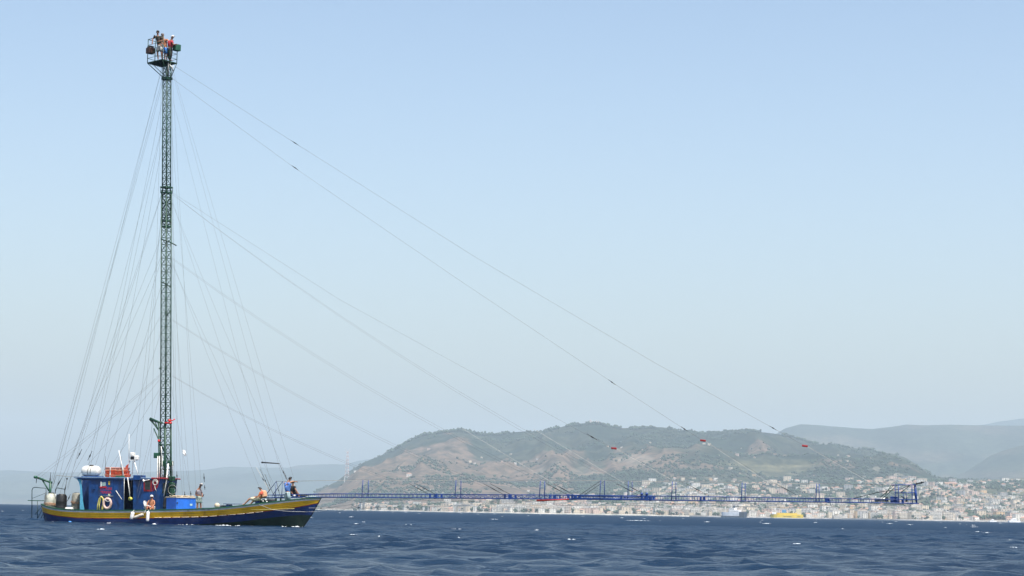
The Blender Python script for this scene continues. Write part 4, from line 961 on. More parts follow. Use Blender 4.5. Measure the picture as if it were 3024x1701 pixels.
# ---- standing rigging: every wire its own piece
def wire(pts, r_=.009, m=WIRE, sag=0.0, name='stay_wire', n=8, parent=boat):
    q = [P(*a) if len(a) == 3 else P(a[0], a[1], 0) for a in pts]
    if len(q) == 2 and sag:
        q = [q[0].lerp(q[1], i / n) + Vector((0, 0, -sag * 4 * (i / n) * (1 - i / n))) for i in range(n + 1)]
    g = MB(); g.tube(q, r_, 4, cap=False); return g.build(name, m, parent)
def knot(a, b, y=0.0, r_=.03, name='turnbuckle'):
    A, B = P(*a, y), P(*b, y); g = MB(); q = [A.lerp(B, t) for t in (0, .3, .45, .55, .7, 1)]; g.tube(q, [r_ * .5, r_ * .6, r_ * 1.3, r_ * 1.3, r_ * .6, r_ * .5], 5); return g.build(name, DARKM, boat)
for pts, r_, sg_ in (([(518, 197, .1), (869, 421, 0), (1400, 757, 0), (1940, 1075, 0), (2279, 1262, 0), (2377, 1317, 0)], .009, 0),
                ([(509, 232, 0), (869, 495, 0), (1350, 823, 0), (1814, 1133, 0), (2013, 1262, 0), (2076, 1301, 0)], .008, 0),
                ([(512, 571, -.1), (1000, 883, -.1), (1450, 1130, -.1), (1755, 1296, -.1), (1813, 1324, -.1)], .0065, 0)):
    wire(pts, r_)
for (rx, ry, ends) in ((2377, 1317, ((2648, 1470, -.4), (2662, 1470, .4))), (2076, 1301, ((2336, 1468, -.4), (2352, 1468, .4))), (1813, 1324, ((2070, 1465, -.4), (2088, 1465, .4)))):
    for e in ends: wire([(rx + 4, ry, 0), e], .0075, WROPE if e[2] < 0 else WIRE)
    g = MB(); g.box(P(rx, ry, 0), (.34, .1, .12), Matrix.Rotation(R(6), 3, 'Y'), bev=.03); g.build('red_spreader', REDD, boat)
for a, b in (((860, 415), (882, 429)), ((862, 489), (880, 501)), ((1797, 1121), (1817, 1136)), ((2012, 1260), (2030, 1273)), ((2273, 1258), (2293, 1270)), ((1733, 1281), (1764, 1299))): knot(a, b, 0, .028)
for y0, y1, x1, yb in ((573, 577, 1905, -.4), (573, 580, 1884, .4), (761, 766, 1695, -.4), (765, 768, 1676, .4), (943, 946, 1509, -.4), (946, 949, 1489, .4), (1109, 1111, 1289, -.4), (1111, 1114, 1270, .4)):
    wire([(508, y0, -.25 if yb < 0 else .25), (x1, 1461, yb)], .005, WIRE, .95 * (x1 - 500) / 1400)
for x1, y_, dy in ((1905, -.4, 0), (1884, .4, 0), (1695, -.4, 0), (1676, .4, 0), (1509, -.4, 0), (1489, .4, 0), (1289, -.4, 0), (1270, .4, 0), (2088, .4, 0), (2352, .4, 0)):
    knot((x1 - 62, 1461 - 33), (x1 - 2, 1460), y_, .022)
for x1 in (1905, 1695):
    wire([(x1 - 330, 1461 - 195, -.42), (x1 - 60, 1461 - 33, -.42)], .008, WROPE)
# hand wires along the walkway
for j in (0, 1):
    pts = wt[j] + [P(2632, 1432.5, (-HWK, HWK)[j])]; g = MB(); g.tube(pts, .011, 4, cap=False); g.build('hand_wire', WIRE if j == 0 else WROPE, wkw)
# wires under the walkway
for a, b, s_, m_ in (((922, 1502), (1106, 1475), .1, WIRE), ((1000, 1510), (1118, 1475), .0, WIRE), ((915, 1479), (1226, 1471), .05, WIRE), ((912, 1500), (1389, 1474), .1, WROPE), ((1030, 1497), (1590, 1478), .15, WIRE), ((905, 1506), (1400, 1475), .15, GREEN_P), ((1120, 1474), (1705, 1476), .1, WIRE), ((1330, 1476), (2180, 1481), .3, WIRE), ((1690, 1478), (2250, 1484), .12, GREEN_P), ((1900, 1480), (2700, 1488), .28, WIRE), ((2200, 1486), (2690, 1489), .06, WIRE)):
    wire([(*a, -.2), (*b, -.3)], .0095, m_, s_, 'under_stay')
wire([(2663, 1486, -.3), (2672, 1494, -.3), (2686, 1495, -.3), (2696, 1488, -.3)], .014, DARKM, 0, 'hanging_hose')
for a in ((948, 1501), (1060, 1499)):
    g = MB(); g.box(P(*a, -.2), (.12, .05, .05), bev=.01); g.build('shackle', DARKM, boat)
# bow mooring lines on the hull side
def hl(px, py): p = solve(px, py, .99); return Vector((p.x, p.y - .03, p.z))
g = MB(); g.tube([hl(742, 1505), hl(780, 1505), hl(812, 1504), P(870, 1502, -.75)], .015, 4); g.build('bow_line', YROPE, boat)
g = MB(); g.tube([hl(765, 1490), hl(786, 1498), hl(805, 1505), P(850, 1510, -1.1), P(905, 1511.5, -.2), P(935, 1511, 0), P(990, 1502, 0)], .011, 4); g.build('bow_line', WROPE, boat)
# aft and side stays
aft = [((479, 200), (146, 1441), .3), ((479, 232), (150, 1443), -.3), ((479, 250), (152, 1440), .2), ((480, 370), (200, 1447), -.4), ((478, 380), (240, 1505), .3), ((476, 575), (176, 1460), .5), ((476, 578), (198, 1441), -1.6), ((477, 200), (162, 1460), -.7),
       ((476, 700), (182, 1415), .4), ((475, 760), (160, 1460), .3), ((475, 770), (270, 1410), 1.8), ((474, 850), (300, 1412), 1.9), ((473, 935), (206, 1416), .2), ((474, 985), (330, 1412), 1.9),
       ((472, 1107), (107, 1408), .1), ((472, 1112), (115, 1412), -.1), ((472, 1120), (228, 1407), .1), ((474, 1145), (318, 1390), .3), ((478, 300), (256, 1402), 1.6), ((480, 420), (302, 1380), 1.9),
       ((476, 640), (382, 1478), -1.9), ((474, 1150), (404, 1455), -1.9), ((477, 620), (409, 1400), 1.9), ((455, 1265), (408, 1470), -1.8), ((478, 200), (441, 1500), -2.0)]
for a, b, y in aft: wire([(*a, 0), (*b, y)], .0056, WIRE, .12)
fwd = [((510, 215), (836, 1420), -.3), ((512, 300), (804, 1440), .2), ((508, 400), (600, 1500), -1.95), ((508, 200), (582, 1505), 1.9), ((507, 250), (524, 1500), -2.0), ((507, 240), (515, 1480), 2.0), ((507, 580), (545, 1480), 1.9), ((507, 760), (563, 1480), -1.9), ((506, 1140), (566, 1478), 1.9),
       ((508, 590), (795, 1455), .3), ((508, 600), (851, 1420), -.2), ((508, 770), (766, 1440), .2), ((507, 960), (540, 1480), 1.8), ((512, 210), (876, 1440), -.1), ((508, 780), (818, 1450), -.4)]
for a, b, y in fwd: wire([(*a, 0), (*b, y)], .0044, WIRE, .1)
for a, b, y in (((150, 1395), (146, 1440), 0), ((242, 1326), (228, 1355), -.6), ((272, 1332), (259, 1360), .6), ((602, 1398), (603.5, 1424), -1.95), ((604, 1432), (605, 1446), -1.95), ((522, 1392), (523, 1418), -1.95), ((545, 1452), (546, 1470), 0), ((563, 1450), (564, 1466), 0), ((208, 1460), (199, 1480), -.4), ((195, 1430), (190, 1455), -.4), ((182, 1412), (166, 1440), 0)): knot(a, b, y, .03)
for a, b in (((768, 1385), (797, 1450)), ((782, 1400), (808, 1462)), ((757, 1380), (795, 1448)), ((836, 1390), (850, 1420)), ((826, 1372), (846, 1416)), ((816, 1420), (829, 1474)), ((863, 1418), (882, 1462))):
    wire([(*a, .1), (*b, .1)], .015, WROPE if a[0] % 2 else WIRE, 0, 'tackle_rope'); knot((a[0] * .6 + b[0] * .4, a[1] * .6 + b[1] * .4), (a[0] * .35 + b[0] * .65, a[1] * .35 + b[1] * .65), .1, .024)
g = MB(); g.tube([P(773.5, 1365.5, .1), P(825.5, 1369, .1)], [.045, .03], 6); sphere(g, P(774, 1365.7, .1), .06); g.build('spreader_bar', DARKM, boat)
wire([(166, 1403, -.3), (180, 1405, -.3), (200, 1407.5, -.3), (233, 1406.5, -.5)], .022, STL, 0, 'boom_rope'); wire([(166, 1403, -.3), (160, 1425, -.3), (154, 1442, -.2)], .016, STL, 0, 'boom_rope')
g = MB(); g.tube([P(198, 1411, -.3), P(198, 1416, -.3)], .05, 6); g.build('pulley', DARKM, boat)
for a, b, y in (((198, 1415), (192, 1450), -.3), ((192, 1450), (190, 1462), -.3)): wire([(*a, y), (*b, y)], .018, STL, 0, 'tackle_rope')
for k in range(7):
    a = P(133 + k * 2, 1468 + k * 2, -.7); wire([(134 + k * 1.5, 1455 + k * 4, -.72), (128 + k, 1500 - k, -.6)], .014, STL, 0, 'lashing')
# pennant in the rigging
g = MB(); pts = [(540, 1328), (545, 1330), (551, 1342), (549, 1347), (544, 1346), (541, 1338)]; q = [P(a, b, 1.0) for a, b in pts]; q = [Vector((p.x, 1.0 + .06 * math.sin(i * 2.1), p.z)) for i, p in enumerate(q)]
g.add(q + [p + Vector((0, .01, 0)) for p in q], [tuple(range(6)), tuple(range(11, 5, -1))] + [(i, (i + 1) % 6, 6 + (i + 1) % 6, 6 + i) for i in range(6)]); g.build('pennant', mat('white_cloth', (.7, .7, .7), .8, .2, 8), boat)
# foredeck gear fixed to the boat
dz = lambda x: deck_z(x)
def fix(name, x0, x1, y0, y1, yn, dep, m, bev=.02): return boxpx(name, x0, x1, y0, y1, yn, dep, m, boat, bev)
fix('windlass', 766, 792, 1474, 1493, -.7, 1.2, DGREEN, .06); fix('anchor_frame', 770, 836, 1468, 1472, -.25, .7, DGREEN); fix('frame_leg', 812, 816, 1472, 1488, -.25, .1, DGREEN); fix('frame_leg', 826, 830, 1472, 1486, -.25, .1, DGREEN); fix('blue_bitt', 753, 766, 1478, 1496, -.8, .4, BLUE_D)
fix('hatch', 649, 664, 1492, 1502, -.8, 1.4, DARKM, .04); fix('bench_plank', 659, 712, 1487, 1489.5, -.9, .5, BLUE_D); fix('bench_support', 667, 678, 1489.5, 1503, -.85, .4, BLUE_D)
g = MB(); g.tube([P(790, 1478, -.75), P(812, 1479, -.75)], .1, 8); g.build('winch_drum', DARKM, boat)
# ------------------------------------------------------------------ loose things aboard
MV = Matrix.Rotation(-TH, 3, 'Z')
def thing(name, base, label, cat, group=None):
    o = empty(name, W(base), -TH); tag(o, label, cat, group); return o
def put(mb, name, m, parent, base):     # geometry given in the boat frame, origin moved to the thing's base
    mb.v = [tuple(Vector(p) - base) for p in mb.v]; o = mb.build(name, m, parent)
    if parent is None: o.location = W(base); o.rotation_euler.z = -TH
    return o
def solo(mb, name, m, base, label, cat, group=None): o = put(mb, name, m, None, base); tag(o, label, cat, group); return o
def bpt(px, py, y): return P(px, py, y)
def barrel(px0, px1, pyt, y, m, label, kind, neck=None):
    xm = (P(px0, 1480, y).x + P(px1, 1480, y).x) / 2; r_ = (P(px1, 1480, y).x - P(px0, 1480, y).x) / 2; zb = deck_z(xm); zt_ = P((px0 + px1) / 2, pyt, y).z; H_ = zt_ - zb; b = Vector((xm, y, zb))
    o = thing('barrel', b, label, 'barrel'); g = MB()
    if kind == 'jar': prof = [(r_ * .82, 0), (r_ * .96, H_ * .06), (r_, H_ * .3), (r_, H_ * .55), (r_ * .95, H_ * .75), (r_ * .75, H_ * .88), (r_ * .55, H_ * .93), (r_ * .5, H_)]
    else: prof = [(r_ * .9, 0), (r_ * .97, H_ * .05), (r_ * .97, H_ * .3), (r_, H_ * .33), (r_ * .97, H_ * .36), (r_ * .97, H_ * .62), (r_, H_ * .65), (r_ * .97, H_ * .68), (r_ * .95, H_ * .9), (r_ * .82, H_ * .97), (r_ * .8, H_)]
    g.lathe(prof, b, 20); put(g, 'body', m, o, b)
    g = MB(); g.lathe([(r_ * .5, H_ - .04), (r_ * .52, H_ + .03), (r_ * .48, H_ + .06)] if kind == 'jar' else [(r_ * .5, H_ - .01), (r_ * .5, H_ + .03)], b, 14); put(g, 'lid', BLKP, o, b)
    return o, b, r_, H_
o, b, r_, H_ = barrel(134, 166, 1457, -.35, mat('off_white_jar', (.42, .43, .36), .5, .12, 4, dirt=((.2, .2, .16), 4, .62)), 'off-white plastic jar barrel lashed with tan rope at the stern', 'jar')
for s_ in (-1, 1):
    g = MB(); g.tube([b + Vector((s_ * r_ * .55, -.1, H_ * .86)), b + Vector((s_ * r_ * .95, -.1, H_ * .98)), b + Vector((s_ * r_ * .98, -.1, H_ * .75))], .03, 5); put(g, 'handle', WPLA, o, b)
for k in (.36, .42, .47):
    g = MB(); pts = [b + Vector(((r_ + .03) * math.cos(a), (r_ + .03) * math.sin(a), H_ * k + .03 * math.sin(2 * a + k * 9))) for a in np.linspace(0, 2 * math.pi, 25)]; g.tube(pts, .022, 5, cap=False); put(g, 'lashing_rope', ROPE, o, b)
barrel(166, 196.5, 1460, -.75, BLKP, 'black plastic barrel standing between the white jar and the cabin', 'drum')
o, b, r_, H_ = barrel(212, 240, 1456, .45, GRYP, 'weathered grey barrel half hidden behind the aft corner of the cabin', 'drum')
for k in (.55, .62):
    g = MB(); pts = [b + Vector(((r_ + .02) * math.cos(a), (r_ + .02) * math.sin(a), H_ * k + .05 * math.sin(a + k * 9))) for a in np.linspace(0, 2 * math.pi, 25)]; g.tube(pts, .02, 5, cap=False); put(g, 'lashing_rope', ROPE, o, b)
b = P(205, 1500, -.7); b.z = deck_z(b.x); g = MB(); g.box(b + Vector((0, 0, .28)), (.55, .4, .5), bev=.08); solo(g, 'sack', WPLA, b, 'white sack lying between the black barrel and the cabin', 'sack')
# roof tank
a, c = P(243.5, 1392, -.5), P(295.5, 1392, -.5); rr = (P(270, 1376, -.5).z - P(270, 1408, -.5).z) / 2; b = Vector(((a.x + c.x) / 2, -.5, zt + .07))
o = thing('water_tank', b, 'white rounded water tank strapped on the aft end of the cabin roof', 'water tank'); Lh = (c.x - a.x)
g = MB(); prof = [(.05, 0), (rr * .6, .02), (rr * .86, .09), (rr * .99, .25), (rr, Lh * .45), (rr, Lh * .55), (rr * .99, Lh - .25), (rr * .86, Lh - .09), (rr * .6, Lh - .02), (.05, Lh)]
g.lathe(prof, Vector((a.x, -.5, b.z + rr + .03)), 24, rot=Matrix.Rotation(R(90), 3, 'Y')); put(g, 'tank_body', mat('tank_white', (.66, .66, .61), .4, .1, 3, dirt=((.4, .39, .34), 3, .62)), o, b)
g = MB(); g.lathe([(.14, 0), (.14, .07), (.12, .09)], Vector((b.x, -.5, b.z + 2 * rr - .0)), 14); put(g, 'filler_cap', BLKP, o, b)
for dx in (-.08, .1):
    g = MB(); pts = [Vector((b.x + dx + .05 * math.sin(t), -.5 + (rr + .012) * math.cos(t), b.z + rr + .03 + (rr + .012) * math.sin(t))) for t in np.linspace(-.6, math.pi + .6, 20)]; g.tube(pts, .014, 5); put(g, 'strap', BLKP, o, b)
g = MB(); g.span(a.x + .1, c.x + .12, -.85, -.15, b.z, b.z + .06, bev=.01); put(g, 'cradle', BLUE, o, b)
# crates on the roof
zc = zt + .07
def crate(px0, px1, z0, h_, y, m, label, name='fish_crate'):
    a, c = P(px0, 1400, y), P(px1, 1400, y); b = Vector(((a.x + c.x) / 2, y + .3, z0)); o = thing(name, b, label, 'crate', 'fish crates strapped on the cabin roof'); w_ = c.x - a.x
    g = MB(); g.box(b + Vector((0, 0, h_ / 2)), (w_ - .05, .6, h_ - .02), bev=.03, taper=1.03); put(g, 'crate_body', m, o, b)
    for yy in (-.31, .31):
        for k in range(5):
            x = -w_ / 2 + (k + .5) * w_ / 5; g = MB(); g.box(b + Vector((x, yy, h_ * .45)), (.04, .03, h_ * .7), bev=.008); put(g, 'rib', m, o, b)
    g = MB(); g.box(b + Vector((0, 0, h_ - .02)), (w_, .66, .05), bev=.015); put(g, 'rim', m, o, b); return b, w_
hl_ = (P(340, 1380, -.6).z - zc) / 3
crate(310, 375, zc, hl_, -.75, ORNG, 'dark red orange fish crate at the bottom of the stack on the cabin roof'); crate(310, 372, zc + hl_, hl_, -.75, ORNG, 'orange fish crate in the middle of the stack on the cabin roof'); b, w_ = crate(310, 371, zc + 2 * hl_, hl_ * .95, -.75, ORFD, 'faded pink orange fish crate topmost of the stack on the cabin roof')
o = thing('crate_strap', Vector((b.x, -.8, zc)), 'white straps and rope tied round the stacked orange crates', 'strap'); bb = Vector((b.x, -.8, zc))
for px in (325.5, 363):
    x = P(px, 1395, -.8).x; g = MB(); g.span(x - .03, x + .03, -.81, -.795, zc, zc + 3 * hl_ + .01); g.span(x - .03, x + .03, -.81, -.1, zc + 3 * hl_, zc + 3 * hl_ + .012); put(g, 'strap', WPLA, o, bb)
g = MB(); g.tube([P(308, 1386, -.82), P(320, 1389, -.84), P(335, 1386.5, -.84), P(350, 1390, -.84), P(374, 1387, -.82)], .02, 5); g.tube([P(308, 1402, -.82), P(340, 1404, -.84), P(372, 1402, -.82)], .014, 5); put(g, 'rope', ROPE, o, bb)
b = P(372, 1395, -.7); b.z = zc; g = MB(); g.add([P(366, 1392, -.75), P(372, 1375, -.75), P(380, 1370, -.75), P(377, 1392, -.75), P(366, 1392, -.2), P(372, 1375, -.2), P(380, 1370, -.2), P(377, 1392, -.2)], [(3, 2, 1, 0), (4, 5, 6, 7), (0, 1, 5, 4), (1, 2, 6, 5), (2, 3, 7, 6), (3, 0, 4, 7)])
g.tube([P(370, 1392, -.5), P(374, 1408, -.5)], .03, 5); solo(g, 'red_board', mat('red_board', (.55, .09, .06), .5, .2, 6), b, 'red board leaning up against the right end of the orange crates', 'board')
b = P(356, 1408, -.9); b.z = zc; g = MB(); g.span(P(345, 1400, -.9).x, P(369, 1400, -.9).x, -1.1, -.85, zc, zc + .09, bev=.03); solo(g, 'green_tarpaulin', GREEN_P, b, 'small folded green tarpaulin at the foot of the orange crates', 'tarpaulin')
# lifebuoy, hose, floats, fenders
c = P(317, 1487, YC - .12); sc_ = P(330, 1487, YC).x - c.x; b = c + Vector((0, 0, -.42)); o = thing('lifebuoy', b, 'faded pink ring lifebuoy hanging on the blue cabin wall', 'lifebuoy')
g = MB(); ring(g, c, .25, .082, 28, 1.22, 10); put(g, 'ring', mat('faded_pink_foam', (.66, .46, .40), .7, .12, 6, dirt=((.4, .25, .2), 5, .62)), o, b)
g = MB(); g.tube([c + Vector((-.15, -.07, .27)), c + Vector((0, -.1, .14)), c + Vector((.12, -.1, .13)), c + Vector((.24, -.09, .17))], .016, 5); put(g, 'grab_line', WROPE, o, b)
b = P(298, 1507, YC - .1); b.z = deck_z(b.x); g = MB()
for k, (dx, w_) in enumerate(((0, 8.5), (3, 7))):
    cpx = 297 + dx; pts = [P(cpx - w_ * (1.15 - .25 * k) , 1512, YC - .1 - .04 * k), P(cpx - w_, 1490, YC - .1 - .04 * k), P(cpx - w_ * .4, 1472, YC - .1 - .04 * k), P(cpx + w_ * .15, 1466.5 + k, YC - .1 - .04 * k), P(cpx + w_ * .7, 1473, YC - .1 - .04 * k), P(cpx + w_ * .85, 1487, YC - .1 - .04 * k), P(cpx + w_ * .55, 1500, YC - .1 - .04 * k), P(cpx + w_ * .1, 1511, YC - .1 - .04 * k)]; g.tube(pts, .042, 6)
solo(g, 'hose_coil', YROPE, b, 'yellow hose hanging in loops left of the lifebuoy', 'hose')
c = P(385, 1473, -1.45); b = c - Vector((0, 0, .13)); o = thing('float_ball', b, 'yellow float hanging in the dark doorway of the cabin', 'float'); g = MB(); sphere(g, c, .135, 14, .85); put(g, 'ball', mat('yellow_float', (.55, .52, .08), .4, .15, 6, dirt=((.25, .24, .06), 9, .6)), o, b); g = MB(); g.tube([c + Vector((0, -.13, 0)), c + Vector((.0, -.15, 0))], .05, 8); put(g, 'eyelet', DARKM, o, b)
g = MB(); g.tube([P(383, 1465, -1.45), P(377, 1412, -1.4)], .008, 4); put(g, 'line', WROPE, o, b)
def fender(a, c, r_, m, label, top):
    A, C = P(*a), P(*c); b = C; o = thing('fender', b, label, 'fender', 'fenders hanging over the side of the boat'); d = (C - A); n = 9; pts = [A + d * t for t in (0, .03, .1, .3, .6, .9, .97, 1)]
    g = MB(); g.tube(pts, [r_ * .35, r_ * .75, r_, r_, r_, r_, r_ * .75, r_ * .3], 14); put(g, 'fender_body', m, o, b)
    g = MB(); g.tube([A, P(*top)], .014, 5); put(g, 'fender_rope', WROPE, o, b)
WF = mat('white_fender', (.74, .74, .72), .4, .06, 5)
fender((392.5, 1511.5, -2.3), (388, 1534, -2.35), .118, WF, 'white fender tilted left, hanging below the cabin doorway', (396, 1506, -2.2))
fender((437.5, 1510, -2.3), (435.5, 1540, -2.4), .105, WF, 'white fender hanging lowest, below the seated shirtless man', (440, 1506, -2.2))
fender((424, 1519, -2.26), (396, 1529, -2.3), .1, mat('scuffed_fender', (.5, .46, .38), .6, .25, 9), 'scuffed striped fender lying slanted between the two white ones', (430, 1507, -2.2))
# the insulated box
bx = P(520, 1506, -1.78); bz = deck_z(bx.x); zt2 = P(522, 1470, -1.55).z; be = R(-18)
u1 = Vector((math.cos(R(22)), math.sin(R(22)), 0)); u2 = Vector((-math.sin(R(22)), math.cos(R(22)), 0))
lw = P(578, 1490, -1.0).x - bx.x; 
u1 = Vector((math.cos(R(20)), math.sin(R(20)), 0)); u2 = Vector((-.76, .65, 0)).normalized()
u2 = Vector((-math.sin(R(20)), math.cos(R(20)), 0)); w1 = 1.36; w2 = 1.25
# near corner so that left face also shows: turn the box clockwise
ang = R(58); u1 = Vector((math.cos(ang), math.sin(ang), 0)); u2 = Vector((-math.sin(ang), math.cos(ang), 0)); w1, w2 = 1.45, 1.12
b = Vector((bx.x, bx.y, bz)); o = thing('insulated_fish_box', b, 'large bright blue insulated fish box on deck right of the mast foot', 'fish box'); Hb = zt2 - bz
def boxuv(o0, a, c, h_, z0=0, ins=0.0):
    p = [o0 + u1 * ins + u2 * ins, o0 + u1 * (a - ins) + u2 * ins, o0 + u1 * (a - ins) + u2 * (c - ins), o0 + u1 * ins + u2 * (c - ins)]
    p = [q + Vector((0, 0, z0)) for q in p]; return p + [q + Vector((0, 0, h_)) for q in p]
BF = [(3, 2, 1, 0), (4, 5, 6, 7), (0, 1, 5, 4), (1, 2, 6, 5), (2, 3, 7, 6), (3, 0, 4, 7)]
g = MB(); g.add(boxuv(b, w1, w2, Hb, 0, .0), BF); put(g, 'box_body', COOL, o, b)
g = MB(); g.add(boxuv(b - u1 * .04 - u2 * .04, w1 + .08, w2 + .08, .07, Hb + .002), BF); put(g, 'box_lid', CREAM, o, b)
for k in range(3):
    c0 = b + u1 * (w1 * (.5 + .35 * (k - 1))) - u2 * .012; g = MB(); g.add([q for q in boxuv(c0, .035, .012, Hb * .9, .03)], BF); put(g, 'rib', COOL, o, b)
g = MB(); c0 = b + u1 * (w1 * .70) - u2 * .006; g.add(boxuv(c0, .18, .006, .12, Hb * .58), BF); put(g, 'printed_mark', mat('pale_print', (.45, .65, .8), .5, .4, 30), o, b)
g = MB(); c0 = b + u1 * (w1 * .45) - u2 * .006; g.add(boxuv(c0, .26, .006, .03, 0), BF); put(g, 'drain_plate', WPLA, o, b)
for dx, zz in ((.05, .72), (.05, .12)):
    g = MB(); g.lathe([(.07, 0), (.07, .02), (.05, .02)], b + u1 * dx - u2 * .008 + Vector((0, 0, Hb * zz)), 10, rot=Matrix.Rotation(R(90), 3, 'X')); put(g, 'plug', BLUE_D, o, b)
b2 = b + Vector((0, 0, Hb + .075)); g = MB()
rr_ = random.Random(3)
for k in range(9):
    c0 = b2 + u1 * rr_.uniform(.1, w1 - .1) + u2 * rr_.uniform(.1, .7); pts = [c0 + Vector((.2 * math.cos(t + k), .12 * math.sin(t + k), .03 + .02 * math.sin(3 * t))) for t in np.linspace(0, 5.2, 14)]; g.tube(pts, .028, 5)
solo(g, 'rope_heap', mat('pale_rope', (.5, .40, .27), .85, .2, 12), b2, 'pale coiled ropes heaped on the lid of the blue fish box', 'rope')
# round float on the foredeck and small gear
c = P(641, 1493, -.9); c.z = max(c.z, dz(c.x) + .19); b = c - Vector((0, 0, .19)); g = MB(); sphere(g, c, .175, 16); solo(g, 'buoy', mat('cream_buoy', (.60, .50, .36), .5, .1, 5), b, 'cream round buoy on the foredeck right of the standing man in grey', 'buoy')
b = P(700, 1497, -.8); b.z = dz(b.x); g = MB()
for k in range(5): 
    c0 = b + Vector((-.35 + .22 * k, 0, .16 + .05 * (k % 2))); pts = [c0 + Vector((.2 * math.cos(t), .2 * math.sin(t), .02 * math.sin(4 * t + k))) for t in np.linspace(0, 6.28, 14)]; g.tube(pts, .045, 6, cap=False)
solo(g, 'rope_pile', BLKP, b, 'dark coiled rope and netting on the foredeck by the seated man', 'rope')
for k, (px, py) in enumerate(((777, 1480), (785, 1476), (773, 1476), (788, 1482))):
    c = P(px, py, -.85); g = MB(); sphere(g, c, .05, 8); solo(g, 'net_float', WPLA, c - Vector((0, 0, .05)), ['small white net float, lowest left of the four on the dark windlass', 'small white net float at the top right of the dark windlass', 'small white net float at the top left of the dark windlass', 'small white net float, lowest right of the four on the windlass'][k], 'float', 'net floats on the windlass')
b = P(900, 1463, 0); b.z = zat(b.x, 0) + .04; g = MB(); g.tube([P(868, 1465, 0), P(890, 1464, 0), P(911, 1465, 0)], [.05, .11, .05], 8); solo(g, 'sail_roll', DARKM, b, 'dark rolled bundle lying on the walkway just right of the seated man', 'bundle')
b = P(870, 1465, -.2); g = MB(); sphere(g, P(869, 1463.5, -.35), .09, 10); solo(g, 'white_float', WPLA, b, 'white round float under the legs of the man seated on the walkway', 'float')
g = MB(); b = P(930, 1470, 0); g.tube([P(888, 1475, -.3), P(905, 1470, -.1), P(925, 1467.5, 0), P(945, 1469, 0)], [.05, .09, .07, .03], 6); solo(g, 'pale_netting', mat('pale_net', (.30, .36, .30), .9, .2, 14), b, 'pale net bundled over the very tip of the bow', 'net')
b = P(150, 1533, -2.0); b = P(207, 1533, -2.2); b.z = 0; g = MB(); sphere(g, b + Vector((0, 0, .08)), .11, 10, .6); solo(g, 'blue_float', mat('sea_blue_float', (.05, .22, .55), .4, .1, 6), b, 'small blue float in the water beside the stern', 'float')
# plastic chair
b = P(443, 1505, -1.46); b.z = deck_z(b.x); o = thing('plastic_chair', b, 'white plastic armchair on the side deck under the shirtless man', 'chair')
CH = lambda x, y, z: b + Vector((x, y, z))
g = MB(); g.box(CH(0, 0, .42), (.46, .44, .04), bev=.015); put(g, 'seat', WPLA, o, b)
for i, (x, y) in enumerate(((-.22, -.2), (.22, -.2), (.22, .2), (-.22, .2))):
    g = MB(); g.tube([CH(x, y, .41), CH(x * 1.15, y * 1.15, 0)], .024, 6); put(g, 'leg', WPLA, o, b)
for s_ in (-1, 1):
    g = MB(); g.tube([CH(.2, s_ * .24, .42), CH(.2, s_ * .25, .62), CH(0, s_ * .26, .66), CH(-.27, s_ * .25, .68), CH(-.3, s_ * .22, .5)], .024, 6); put(g, 'armrest', WPLA, o, b)
g = MB(); g.tube([CH(-.24, -.2, .44), CH(-.33, -.21, .8), CH(-.37, -.14, .93), CH(-.38, 0, .96), CH(-.37, .14, .93), CH(-.33, .21, .8), CH(-.24, .2, .44)], .024, 6)
for k in (-.12, -.04, .04, .12): g.tube([CH(-.25, k, .46), CH(-.37, k, .92)], .018, 4)
put(g, 'backrest', WPLA, o, b)
# ------------------------------------------------------------------ people
SK = mat('fair_skin', (.42, .21, .12), .6, .1, 8); SKT = mat('tanned_skin', (.40, .16, .075), .55, .1, 8); SKD = mat('dark_tan_skin', (.26, .12, .07), .6, .1, 8)  # skin tones of the crew: fair, tanned, dark tan
def skin_obj(name, V, E, Rr, m, parent, base, sub=1):
    me = bpy.data.meshes.new(name); me.from_pydata([tuple(Vector(p) - base) for p in V], E, []); me.materials.append(m)
    o = bpy.data.objects.new(name, me); col.objects.link(o); o.parent = parent
    if parent is None: o.location = W(base); o.rotation_euler.z = -TH
    md = o.modifiers.new('skin', 'SKIN'); md.use_smooth_shade = True; md.branch_smoothing = .4
    sv = me.skin_vertices[0].data
    for i, r_ in enumerate(Rr): sv[i].radius = (r_ * 1.16, r_ * 1.16) if not isinstance(r_, tuple) else r_; sv[i].use_root = (i == 0)
    s_ = o.modifiers.new('sub', 'SUBSURF'); s_.levels = sub; s_.render_levels = sub
    return o
